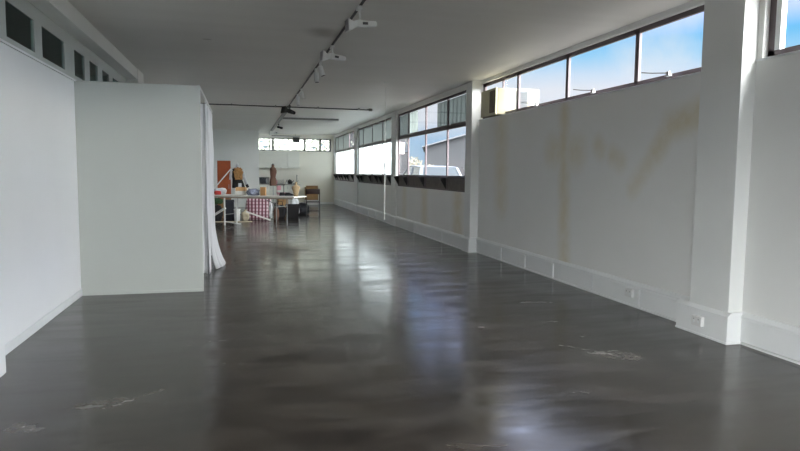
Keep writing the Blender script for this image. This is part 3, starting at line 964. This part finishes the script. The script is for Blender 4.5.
dress_form('dress_form', 'bare brown dress form on a steel pole behind the work table', (0.98, 20.5, 0), M['brown'], 1.04, 0.95, 0.9)
t = dress_form('dress_form', 'dress form wearing a black and tan fur jacket with pale sleeves', (-0.14, 20.0, 0), M['palecloth'], 1.0, 1.0)
m = MB()
m.loft([(0.98, 0.03, 0, 0.20, 0.16), (1.08, 0.02, 0, 0.185, 0.15), (1.22, 0, 0, 0.155, 0.125), (1.36, 0, 0, 0.165, 0.13), (1.5, 0, 0, 0.18, 0.13), (1.57, 0, 0, 0.15, 0.1), (1.62, 0, 0, 0.075, 0.07)], 24)
jk = m.build('jacket', M['blackcloth'], t, smooth=True)
o = lump('fur_front', M['fur'], (0.26, 0.16, 0.38), jk, 11, amp=0.5); o.location = (0.02, -0.09, 1.24)
MB().tube([(-0.16, -0.02, 1.54), (-0.2, -0.03, 1.4), (-0.215, -0.05, 1.24)], [0.05, 0.045, 0.04], 12).build('sleeve', M['palecloth'], jk, smooth=True)
MB().tube([(0.15, -0.02, 1.54), (0.2, -0.05, 1.32), (0.28, -0.08, 1.08)], [0.05, 0.045, 0.04], 12).build('sleeve', M['palecloth'], jk, smooth=True)
MB().tube([(-0.06, -0.06, 1.6), (0.0, -0.09, 1.58), (0.06, -0.06, 1.6)], 0.03, 10).build('collar', M['palecloth'], jk, smooth=True)
MB().tube([(0.275, -0.08, 1.09), (0.32, -0.09, 1.0)], [0.045, 0.042], 12).build('cuff', M['blackcloth'], jk, smooth=True)
MB().box(0.02, 0.12, -0.185, -0.155, 1.0, 1.13).build('pocket_panel', M['palecloth'], jk, bevel=0.01)

# ---- tall brown cabinet and the pole leaning on it
t = thing('tall_cabinet', 'tall narrow reddish brown timber cabinet behind the left end of the table', 'cabinet', (-0.60, 22.2, 0))
MB().box(-0.22, 0.22, -0.2, 0.22, 0.06, 1.86).build('body', M['orange'], t, bevel=0.004)
MB().box(-0.2, 0.2, -0.17, 0.2, 0, 0.06).build('plinth', M['blackmetal'], t)
d = MB().box(-0.212, 0.212, -0.222, -0.2, 0.075, 1.845).build('door', M['orange'], t, bevel=0.003)
MB().box(0.15, 0.165, -0.24, -0.222, 0.9, 1.05).build('handle', M['chrome'], d, bevel=0.003)
o = MB().tube([(-1.65, 21.0, 0.02), (-0.37, 21.93, 1.58)], 0.02, 10).build('wooden_pole', M['white_pl'])
tag(o, 'thin white pole leaning diagonally across the brown cabinet', 'pole')

# ---- pink chair behind the table
t = thing('metal_stool', 'pink metal stool with a low backrest behind the work table', 'stool', (1.31, 21.6, 0), 0.2)
for sx in (-1, 1):
    for sy in (-1, 1):
        MB().tube([(sx * 0.14, sy * 0.14, 0), (sx * 0.1, sy * 0.1, 0.76)], 0.013, 8).build('leg', M['pink'], t)
MB().box(-0.14, 0.14, -0.14, 0.14, 0.75, 0.785).build('seat', M['pink'], t, bevel=0.012)
MB().tube([(-0.12, 0.12, 0.78), (-0.12, 0.14, 1.16), (-0.08, 0.15, 1.19)], 0.012, 8).build('back_post', M['pink'], t)
MB().tube([(0.12, 0.12, 0.78), (0.12, 0.14, 1.05)], 0.012, 8).build('back_post', M['blackmetal'], t)
MB().box(-0.11, 0.02, 0.125, 0.145, 0.86, 1.02).build('backrest', M['pink'], t, bevel=0.005)
MB().box(-0.13, 0.16, 0.12, 0.15, 1.03, 1.06).build('back_rail', M['blackmetal'], t, bevel=0.004)
MB().tube([(-0.115, -0.115, 0.3), (0.115, -0.115, 0.3)], 0.01, 8).build('foot_rail', M['pink'], t)

# ================================================================== UNDER AND BEHIND THE TABLE
o = lump('duffel_bag', M['blackcloth'], (0.44, 0.4, 0.52), None, 2, amp=0.12); o.location = (-0.80, 19.5, 0)
tag(o, 'black soft bag on the floor under the left end of the table', 'bag')
o = lump('cloth_bundle', M['green'], (0.4, 0.34, 0.2), None, 6, amp=0.25); o.location = (-0.78, 19.5, 0.5)
tag(o, 'dark green cloth bundle heaped on the black soft bag', 'cloth')
t = thing('storage_box', 'dark navy storage box between the black bag and the white bucket', 'box', (-0.40, 19.7, 0), 0.05)
MB().box(-0.14, 0.14, -0.17, 0.17, 0, 0.58).build('body', M['navy'], t, bevel=0.006)
MB().box(-0.148, 0.148, -0.178, 0.178, 0.56, 0.62).build('lid', M['navy'], t, bevel=0.006)
t = thing('bucket', 'white plastic bucket under the table beside the beige sack', 'bucket', (-0.16, 19.25, 0))
m = MB(); m.loft([(0, 0, 0, 0.075, 0.075), (0.36, 0, 0, 0.098, 0.098), (0.36, 0, 0, 0.09, 0.09), (0.02, 0, 0, 0.068, 0.068)], 24); m.build('tub', M['white_pl'], t, smooth=False)
MB().loft([(0.33, 0, 0, 0.104, 0.104), (0.352, 0, 0, 0.106, 0.106)], 24).build('rim', M['white_pl'], t)
MB().tube([(0.1 * math.cos(a), -0.02 - 0.05 * math.sin(a), 0.34 - 0.09 * math.sin(a)) for a in [math.pi * k / 10 for k in range(11)]], 0.004, 6).build('handle', M['greymetal'], t)
t = thing('sack', 'slumped beige canvas sack under the table, left of the plaid bag', 'sack', (0.085, 19.3, 0))
lump('body', M['sack'], (0.24, 0.24, 0.3), t, 9, amp=0.15)
MB().loft([(0.265, 0, 0, 0.05, 0.045), (0.30, 0, 0, 0.035, 0.035), (0.335, 0.01, 0, 0.06, 0.05)], 16).build('neck', M['sack'], t, smooth=True)
t = thing('carton', 'brown carton with open flaps behind the white bucket', 'box', (-0.55, 20.55, 0), 0.2)
MB().box(-0.16, 0.16, -0.14, 0.14, 0, 0.62).build('body', M['card_dk'], t, bevel=0.004)
MB().bar((-0.16, 0, 0.62), (-0.24, 0, 0.70), 0.28, 0.006, up=(0, 0, 1)).build('flap', M['card'], t)
MB().bar((0.16, 0, 0.62), (0.25, 0, 0.68), 0.28, 0.006, up=(0, 0, 1)).build('flap', M['card'], t)
# plaid carry bag
t = thing('laundry_bag', 'big pink plaid carry bag bulging under the middle of the table', 'bag', (0.50, 19.75, 0), -0.05)
m = MB(); m.loft([(0.0, 0, 0, 0.36, 0.2), (0.03, 0, 0, 0.39, 0.23), (0.25, 0, 0, 0.41, 0.25), (0.5, 0, 0, 0.40, 0.23), (0.64, -0.02, 0, 0.37, 0.17), (0.70, -0.03, 0, 0.33, 0.06)], 40, power=3.6)
for v in m.bm.verts:
    n = noise.noise(v.co * 4.0)
    v.co.x += 0.03 * n; v.co.y += 0.04 * noise.noise(v.co * 5 + Vector((3, 1, 2)))
m.build('body', M['plaid'], t, smooth=True)
for sy in (-1, 1):
    MB().tube([(-0.18, sy * 0.14, 0.6), (-0.15, sy * 0.16, 0.72), (0.0, sy * 0.15, 0.745), (0.15, sy * 0.16, 0.72), (0.18, sy * 0.14, 0.6)], 0.013, 8).build('handle', M['palecloth'], t, smooth=True)
o = lump('side_panel', M['plasticbag'], (0.12, 0.4, 0.55), t, 14, amp=0.2); o.location = (0.36, -0.08, 0.05)
# plank lying in front
o = MB().bar((0.1, 18.98, 0.30), (0.82, 18.98, 0.03), 0.02, 0.045).build('timber_batten', M['whitebox'])
tag(o, 'pale timber batten sloping to the floor in front of the plaid bag', 'batten')
o = MB().box(-1.0, 0.28, 18.72, 18.9, 0.0, 0.022).build('floor_board', M['sack'], bevel=0.003)
tag(o, 'long pale board lying flat on the floor under the table', 'board')
# brown carton and black bags on the right
t = thing('carton', 'orange-tan carton under the table above the black handbag', 'box', (1.30, 20.9, 0), 0.1)
MB().box(-0.16, 0.16, -0.14, 0.14, 0, 0.70).build('body', M['card'], t, bevel=0.004)
MB().box(-0.03, 0.03, -0.143, 0.143, 0.5, 0.703).build('tape', M['card_dk'], t)
t = thing('handbag', 'small black handbag on the floor right of the plaid bag', 'bag', (1.17, 20.0, 0))
lump('body', M['blackcloth'], (0.36, 0.24, 0.46), t, 17, amp=0.15)
MB().tube([(-0.09, 0, 0.42), (-0.06, 0, 0.56), (0.06, 0, 0.56), (0.09, 0, 0.42)], 0.012, 8).build('handle', M['blackcloth'], t, smooth=True)
o = lump('cloth_bundle', M['brown'], (0.16, 0.2, 0.42), None, 19, amp=0.2); o.location = (1.02, 19.45, 0)
tag(o, 'brown cloth bundle squeezed between the plaid bag and the black handbag', 'cloth')
t = thing('crate', 'open black square tub standing right of the table legs', 'tub', (1.58, 20.25, 0), -0.08)
m = MB()
rings = []
for z, k in ((0.0, 0.88), (0.44, 1.0), (0.44, 0.93), (0.02, 0.82)):
    rings.append([m.bm.verts.new((a * 0.22 * k, b * 0.18 * k, z)) for a, b in ((-1, -1), (1, -1), (1, 1), (-1, 1))])
m._bridge(rings, True)
m.build('tub', M['blackcloth'], t, bevel=0.008)
MB().box(-0.228, 0.228, -0.188, -0.176, 0.39, 0.445).box(-0.228, 0.228, 0.176, 0.188, 0.39, 0.445).box(-0.228, -0.216, -0.176, 0.176, 0.39, 0.445).box(0.216, 0.228, -0.176, 0.176, 0.39, 0.445).build('rim', M['blackmetal'], t, bevel=0.004)
o = lump('plastic_bag', M['plasticbag'], (0.36, 0.3, 0.66), None, 23, amp=0.22); o.location = (1.66, 20.85, 0)
tag(o, 'crumpled white plastic bag behind the black tub', 'bag')
t = thing('backpack', 'dark grey patterned rucksack on the floor left of the folding chair', 'bag', (2.06, 21.9, 0), 0.3)
lump('body', M['greybag'], (0.46, 0.3, 0.44), t, 25, amp=0.15)
o = lump('front_pocket', M['greybag'], (0.28, 0.12, 0.2), t, 26, amp=0.1); o.location = (0.0, -0.14, 0.05)

# ---- folding chair
t = thing('folding_chair', 'folding chair with dark maroon backrest at the right end of the table', 'chair', (2.36, 21.25, 0), math.radians(172))
t.scale = (1.08, 1.08, 1.06)
# local: seat faces -y is back side? backrest stands at +y (turned to the camera)
for sx in (-1, 1):
    MB().tube([(sx * 0.21, -0.28, 0.0), (sx * 0.21, 0.20, 0.84), (sx * 0.19, 0.215, 0.88)], 0.0125, 10).build('front_leg', M['blackmetal'], t, smooth=True)
    MB().tube([(sx * 0.19, 0.30, 0.0), (sx * 0.19, -0.12, 0.45)], 0.0125, 10).build('rear_leg', M['greymetal'], t, smooth=True)
MB().box(-0.2, 0.2, -0.2, 0.18, 0.44, 0.465).build('seat', M['maroon'], t, bevel=0.01)
MB().box(-0.205, 0.205, -0.205, -0.19, 0.425, 0.455).build('seat_rail', M['blackmetal'], t)
m = MB(); rings = []
for i in range(9):
    u = -1 + i / 4.0
    y = 0.2 + 0.035 * (1 - u * u); h = 0.015 * (1 - u * u)
    rings.append([m.bm.verts.new((u * 0.215, y + a, z + h)) for a, z in ((-0.012, 0.70), (0.012, 0.70), (0.014, 0.86), (-0.010, 0.86))])
m._bridge(rings, True)
m.build('backrest', M['maroon'], t, bevel=0.006, smooth=True)
MB().tube([(-0.19, 0.205, 0.14), (0.19, 0.205, 0.14)], 0.01, 8).build('stretcher', M['blackmetal'], t)
MB().tube([(-0.21, -0.19, 0.16), (0.21, -0.19, 0.16)], 0.01, 8).build('stretcher', M['blackmetal'], t)

t = thing('carton', 'large cardboard carton on a low white box behind the folding chair', 'box', (3.08, 28.45, 0.22), 0.0)
MB().box(-0.28, 0.28, -0.25, 0.25, 0, 0.58).build('body', M['card'], t, bevel=0.005)
MB().box(-0.28, 0.28, -0.252, -0.246, 0.26, 0.31).build('tape', M['card_dk'], t)
MB().bar((0, -0.25, 0.58), (0, -0.29, 0.66), 0.54, 0.006, up=(0, 1, 0)).build('flap', M['card'], t)

t = thing('storage_box', 'low white box under the large cardboard carton at the end wall', 'box', (3.08, 28.45, 0))
MB().box(-0.3, 0.3, -0.27, 0.27, 0, 0.19).build('body', M['whitebox'], t, bevel=0.006)
MB().box(-0.305, 0.305, -0.275, 0.275, 0.17, 0.22).build('lid', M['white_pl'], t, bevel=0.006)

# ---- kitchenette
t = thing('base_cabinet', 'white kitchen base cabinet under the worktop at the end wall', 'cabinet', (0.73, 28.32, 0))
MB().box(0, 1.8, 0, 0.56, 0.1, 0.90).build('body', M['kitchen'], t)
MB().box(0, 1.8, 0.05, 0.5, 0, 0.1).build('plinth', M['gap'], t)
for k in range(4):
    d = MB().box(0.005 + k * 0.45, 0.445 + k * 0.45, -0.02, 0.0, 0.11, 0.895).build('door', M['kitchen'], t, bevel=0.003)
    MB().box(0.36 + k * 0.45 - (0.3 if k % 2 else 0), 0.375 + k * 0.45 - (0.3 if k % 2 else 0), -0.04, -0.02, 0.72, 0.84).build('handle', M['chrome'], d)
o = tag(MB().box(0.72, 2.56, 28.28, 28.88, 0.90, 0.94).build('worktop', M['bench'], bevel=0.004), 'grey kitchen worktop along the end wall', 'worktop')
for x0, x1, lab, n in ((0.74, 2.02, 'wide white wall cabinet above the microwave', 2), (2.03, 2.55, 'narrow white wall cabinet above the kitchen tap', 1)):
    t = thing('wall_cabinet', lab, 'cabinet', (x0, 28.5, 1.66), 0, 'kitchen wall cabinets')
    MB().box(0, x1 - x0, 0, 0.38, 0, 0.74).build('body', M['kitchen'], t)
    w_ = (x1 - x0) / n
    for k in range(n):
        d = MB().box(k * w_ + 0.003, (k + 1) * w_ - 0.003, -0.02, 0, 0.003, 0.737).build('door', M['kitchen'], t, bevel=0.003)
        MB().box((k + 0.5) * w_ - 0.05, (k + 0.5) * w_ + 0.05, -0.035, -0.02, 0.02, 0.032).build('handle', M['chrome'], d)
t = thing('microwave', 'black microwave on the left end of the worktop', 'microwave', (0.97, 28.6, 0.94))
MB().box(-0.22, 0.22, -0.15, 0.17, 0.0, 0.30).build('body', M['blackmetal'], t, bevel=0.008)
d = MB().box(-0.215, 0.1, -0.165, -0.15, 0.015, 0.285).build('door', M['screen'], t, bevel=0.004)
MB().box(0.08, 0.095, -0.19, -0.165, 0.04, 0.26).build('handle', M['chrome'], d)
MB().box(0.11, 0.21, -0.16, -0.15, 0.02, 0.28).build('control_panel', M['greymetal'], t)
t = thing('dish_rack', 'wire dish rack with pale crockery on the worktop', 'dish rack', (1.62, 28.55, 0.94))
for k in range(9):
    x = -0.2 + k * 0.05
    MB().tube([(x, -0.14, 0.02), (x, -0.14, 0.12), (x, -0.08, 0.2), (x, 0.08, 0.2), (x, 0.14, 0.12), (x, 0.14, 0.02)], 0.005, 6).build('rack_wire', M['greymetal'], t)
for y in (-0.14, 0.14):
    MB().tube([(-0.2, y, 0.02), (0.2, y, 0.02)], 0.008, 6).build('rack_rail', M['greymetal'], t)
t = thing('drying_cups', 'white mug between the dish rack and the black kettle', 'mug', (1.95, 28.5, 0.94))
MB().loft([(0, 0, 0, 0.045, 0.045), (0.1, 0, 0, 0.05, 0.05), (0.1, 0, 0, 0.044, 0.044), (0.01, 0, 0, 0.04, 0.04)], 20).build('cup', M['white_pl'], t)
MB().tube([(0.05, 0, 0.08), (0.08, 0, 0.065), (0.08, 0, 0.035), (0.05, 0, 0.02)], 0.007, 8).build('handle', M['white_pl'], t, smooth=True)
t.name = 'mug'
t = thing('kettle', 'squat black kettle on the worktop left of the tap', 'kettle', (2.12, 28.62, 0.94))
MB().loft([(0, 0, 0, 0.1, 0.1), (0.04, 0, 0, 0.12, 0.12), (0.14, 0, 0, 0.10, 0.10), (0.19, 0, 0, 0.06, 0.06), (0.2, 0, 0, 0.02, 0.02), (0.225, 0, 0, 0.02, 0.02)], 24).build('body', M['blackmetal'], t, smooth=True)
MB().tube([(0.1, 0, 0.08), (0.15, 0, 0.12), (0.18, 0, 0.18)], [0.025, 0.018, 0.013], 10).build('spout', M['blackmetal'], t, smooth=True)
MB().tube([(-0.1, 0, 0.05), (-0.16, 0, 0.1), (-0.14, 0, 0.18), (-0.07, 0, 0.18)], 0.012, 8).build('handle', M['blackmetal'], t, smooth=True)
t = thing('kitchen_tap', 'tall dark kitchen tap at the right end of the worktop', 'tap', (2.44, 28.66, 0.94))
MB().tube([(0, 0, 0), (0, 0, 0.36), (0, -0.04, 0.42), (0, -0.12, 0.42), (0, -0.15, 0.36)], 0.014, 10).build('spout', M['greymetal'], t, smooth=True)
MB().tube([(0, 0, 0), (0, 0, 0.05)], 0.028, 12).build('base', M['greymetal'], t)
MB().tube([(0, 0, 0.12), (0.09, 0, 0.16)], 0.008, 8).build('lever', M['greymetal'], t)
t = thing('serving_tray', 'dark oval tray propped on the worktop below the tap', 'tray', (2.36, 28.40, 0.94))
MB().loft([(0, 0, 0, 0.1, 0.06), (0.03, 0, 0, 0.14, 0.09), (0.034, 0, 0, 0.13, 0.08), (0.012, 0, 0, 0.09, 0.05)], 24).build('dish', M['blackmetal'], t)

# ================================================================== OUTSIDE
struct(MB().box(-60, 120, -70, 140, -0.4, -0.13).build('ground', M['asphalt']))

# warehouse with a low gable
t = thing('warehouse', 'grey warehouse with a low pitched pale roof beyond the parked cars', 'building', (18.0, 60, -0.13), -0.3)
MB().prism([(0, 0), (0, 4.25), (4.0, 5.45), (22, 5.2), (22, 0)], 1, 0, 14).build('wall', M['bld'], t)
MB().prism([(-0.3, 4.2), (-0.3, 4.33), (4.0, 5.6), (22.3, 5.36), (22.3, 5.2), (4.0, 5.45)], 1, -0.4, 14.3).build('roof', M['roof'], t)
for k in range(3):
    d = MB().box(2.2 + k * 2.4, 4.0 + k * 2.4, -0.06, 0, 0, 3.0).build('roller_door', M['bld2'], t)
# rendered block with a louvred window
t = thing('office_block', 'grey rendered block with a small white louvred window outside the first pane', 'building', (5.6, 30, -0.13))
MB().box(0, 2.55, 0, 6, 0, 6).build('wall', M['bld2'], t)
MB().box(-0.1, 2.65, -0.1, 6.1, 6, 6.2).build('roof', M['roof'], t)
wn = MB().box(1.95, 2.30, -0.05, 0.02, 2.55, 3.16).build('window', M['bronze'], t)
for k in range(6):
    MB().box(1.98, 2.27, -0.07, -0.045, 2.6 + k * 0.09, 2.66 + k * 0.09).build('louvre', M['white_pl'], wn)
MB().box(1.9, 2.5, -0.04, 0.0, 1.05, 1.4).build('vent_panel', M['grey_pl'], t)


def car(label, loc, rz, pm, gr):
    """hatchback, length along local y (nose at +y)"""
    t = thing('car', label, 'car', loc, rz, gr)
    m = MB(); rings = []
    for y, zl, zh, w in ((-2.05, 0.45, 0.72, 0.74), (-2.0, 0.30, 0.92, 0.82), (-1.4, 0.24, 0.96, 0.87), (0.0, 0.22, 0.93, 0.88), (0.95, 0.24, 0.90, 0.87), (1.8, 0.28, 0.78, 0.80), (2.1, 0.42, 0.62, 0.66)):
        rings.append([m.bm.verts.new((a * w, y, z)) for a, z in ((-0.94, zl), (0.94, zl), (1.0, zl + (zh - zl) * 0.4), (0.95, zh), (-0.95, zh), (-1.0, zl + (zh - zl) * 0.4))])
    m._bridge(rings, True)
    m.build('body', pm, t, bevel=0.05, smooth=True)
    m = MB(); rings = []
    for y, z, w in ((-1.95, 0.93, 0.78), (-1.55, 1.42, 0.64), (0.1, 1.46, 0.63), (1.05, 0.89, 0.76)):
        rings.append([m.bm.verts.new((a * w, y, q)) for a, q in ((-1, z), (1, z), (1.02, 0.88 if z < 1 else 0.92), (-1.02, 0.88 if z < 1 else 0.92))])
    prof = [(-1.95, 0.92), (-1.58, 1.42), (-0.2, 1.47), (0.12, 1.44), (1.08, 0.90)]
    m.bm.free(); m.bm = bmesh.new()
    L = [m.bm.verts.new((-(0.80 - 0.30 * (z - 0.9)), y, z)) for y, z in prof]
    R = [m.bm.verts.new(((0.80 - 0.30 * (z - 0.9)), y, z)) for y, z in prof]
    m._bridge([L, R], True)
    m.build('cabin_glass', M['carglass'], t)
    m = MB()
    for a, b in ((1, 2), (2, 3)):
        (ya, za), (yb, zb_) = prof[a], prof[b]
        m.bar((0, ya, za + 0.012), (0, yb, zb_ + 0.012), 1.31, 0.03)
    for s in (-1, 1):
        for (ya, za), (yb, zb_), w_ in ((prof[0], prof[1], 0.12), (prof[3], prof[4], 0.07)):
            m.bar((s * (0.80 - 0.3 * (za - 0.9)), ya, za), (s * (0.80 - 0.3 * (zb_ - 0.9)), yb, zb_), w_, 0.05)
        m.bar((s * 0.80, -0.45, 0.91), (s * 0.645, -0.45, 1.44), 0.03, 0.08)
    m.build('roof', pm, t, bevel=0.012)
    for sx in (-1, 1):
        for y in (-1.3, 1.3):
            wh = MB().tube([(sx * 0.72, y, 0.31), (sx * 0.9, y, 0.31)], 0.31, 22).build('wheel', M['tyre'], t, bevel=0.02)
            MB().tube([(sx * 0.9, y, 0.31), (sx * 0.91, y, 0.31)], 0.19, 18).build('hub_cap', M['chrome'], wh)
        MB().box(sx * 0.70 - 0.1, sx * 0.70 + 0.1, -2.06, -1.93, 0.68, 0.95).build('tail_light', M['taillight'], t, bevel=0.02)
        MB().box(sx * 0.6 - 0.12, sx * 0.6 + 0.12, 1.9, 2.08, 0.55, 0.68).build('headlight', M['white_pl'], t, bevel=0.02)
        MB().bar((sx * 0.8, 0.75, 0.98), (sx * 0.97, 0.72, 1.0), 0.1, 0.12).build('wing_mirror', pm, t, bevel=0.02)
    return t

car('silver hatchback farther away behind the second and third clear panes', (6.75, 22.35, 0.28), 0.0, M['carpaint'], 'parked cars')
car('pale blue hatchback nearest, seen through the pane beside the far pillar', (8.9, 19.4, 0.28), 0.0, M['carpaint2'], 'parked cars')
struct(MB().box(5.4, 12, 14, 29, -0.13, 0.28).build('ground_pad', M['asphalt']))


def tree(name, label, loc, h, r, m, seed, trunk=1.0):
    t = thing(name, label, 'tree', loc, 0, 'greenery outside the windows')
    MB().tube([(0, 0, 0), (0.05, 0, trunk * 0.6), (0, 0.04, trunk + 0.3)], [0.14, 0.11, 0.08], 10).build('trunk', M['bark'], t, smooth=True)
    bm = bmesh.new()
    rnd = random.Random(seed)
    for k in range(900):
        d = Vector((rnd.gauss(0, 1), rnd.gauss(0, 1), rnd.gauss(0, 1))).normalized()
        rr = (0.45 + 0.55 * rnd.random()) * (1 + 0.35 * noise.noise(d * 2 + Vector((seed, 0, 0))))
        c = Vector((d.x * r * rr, d.y * r * rr, trunk + (h - trunk) / 2 + d.z * (h - trunk) / 2 * rr))
        a = Vector((rnd.gauss(0, 1), rnd.gauss(0, 1), rnd.gauss(0, 1))).normalized(); b = a.orthogonal().normalized()
        s = 0.10 * r
        bm.faces.new([bm.verts.new(c + a * s), bm.verts.new(c + b * s * 0.6), bm.verts.new(c - a * s), bm.verts.new(c - b * s * 0.6)])
    me = bpy.data.meshes.new('foliage'); bm.to_mesh(me); bm.free()
    o = bpy.data.objects.new('foliage', me); COL.objects.link(o); me.materials.append(m); o.parent = t

tree('shrub', 'dry olive shrub left of the warehouse', (14.2, 52, -0.13), 3.0, 1.5, M['leaf2'], 3, 0.6)
tree('shrub', 'low olive shrub right against the warehouse corner', (17.6, 57, -0.13), 2.4, 1.5, M['leaf2'], 4, 0.4)
tree('garden_tree', 'pale green tree outside the left part of the end window', (1.0, 34, -0.13), 5.0, 1.5, M['leaf'], 5, 1.6)
tree('garden_tree', 'pale green tree outside the middle of the end window', (3.0, 38.5, -0.13), 4.6, 1.5, M['leaf'], 6, 1.4)

tree('garden_tree', 'pale green tree added outside the right end of the end window', (3.9, 33.0, -0.13), 4.4, 1.1, M['leaf'], 7, 1.4)  # added tree, put there to whiten the view in the right pane

# ================================================================== SKY
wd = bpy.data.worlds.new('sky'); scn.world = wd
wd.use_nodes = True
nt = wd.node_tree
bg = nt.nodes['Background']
tc = nt.nodes.new('ShaderNodeTexCoord')
d = vmath(nt, 'NORMALIZE', tc.outputs['Generated'])
sep = nt.nodes.new('ShaderNodeSeparateXYZ'); nt.links.new(d, sep.inputs[0])
ramp = nt.nodes.new('ShaderNodeValToRGB')
cr = ramp.color_ramp
cr.elements[0].position = 0.0; cr.elements[0].color = (0.50, 0.66, 0.82, 1)
cr.elements[1].position = 1.0; cr.elements[1].color = (0.30, 0.55, 1.0, 1)
for p, c in ((0.05, (0.42, 0.64, 0.88)), (0.085, (0.82, 0.88, 0.97)), (0.13, (0.84, 0.89, 0.98)), (0.152, (0.66, 0.82, 1.0)), (0.175, (0.36, 0.70, 1.0)), (0.198, (0.18, 0.60, 1.0)), (0.225, (0.62, 0.80, 1.35)), (0.3, (0.8, 0.95, 1.5))):
    e = cr.elements.new(p); e.color = c + (1,)
nt.links.new(sep.outputs['Z'], ramp.inputs['Fac'])
cl = noise_node(nt, d, 4.0, 6, 0.6, 0.4)
cloud = mixc(nt, remap(nt, cl, 0.52, 0.75, 0, 0.55), ramp.outputs['Color'], (0.92, 0.94, 0.98))
# unseen sky overhead and behind the camera, boosted to light the room
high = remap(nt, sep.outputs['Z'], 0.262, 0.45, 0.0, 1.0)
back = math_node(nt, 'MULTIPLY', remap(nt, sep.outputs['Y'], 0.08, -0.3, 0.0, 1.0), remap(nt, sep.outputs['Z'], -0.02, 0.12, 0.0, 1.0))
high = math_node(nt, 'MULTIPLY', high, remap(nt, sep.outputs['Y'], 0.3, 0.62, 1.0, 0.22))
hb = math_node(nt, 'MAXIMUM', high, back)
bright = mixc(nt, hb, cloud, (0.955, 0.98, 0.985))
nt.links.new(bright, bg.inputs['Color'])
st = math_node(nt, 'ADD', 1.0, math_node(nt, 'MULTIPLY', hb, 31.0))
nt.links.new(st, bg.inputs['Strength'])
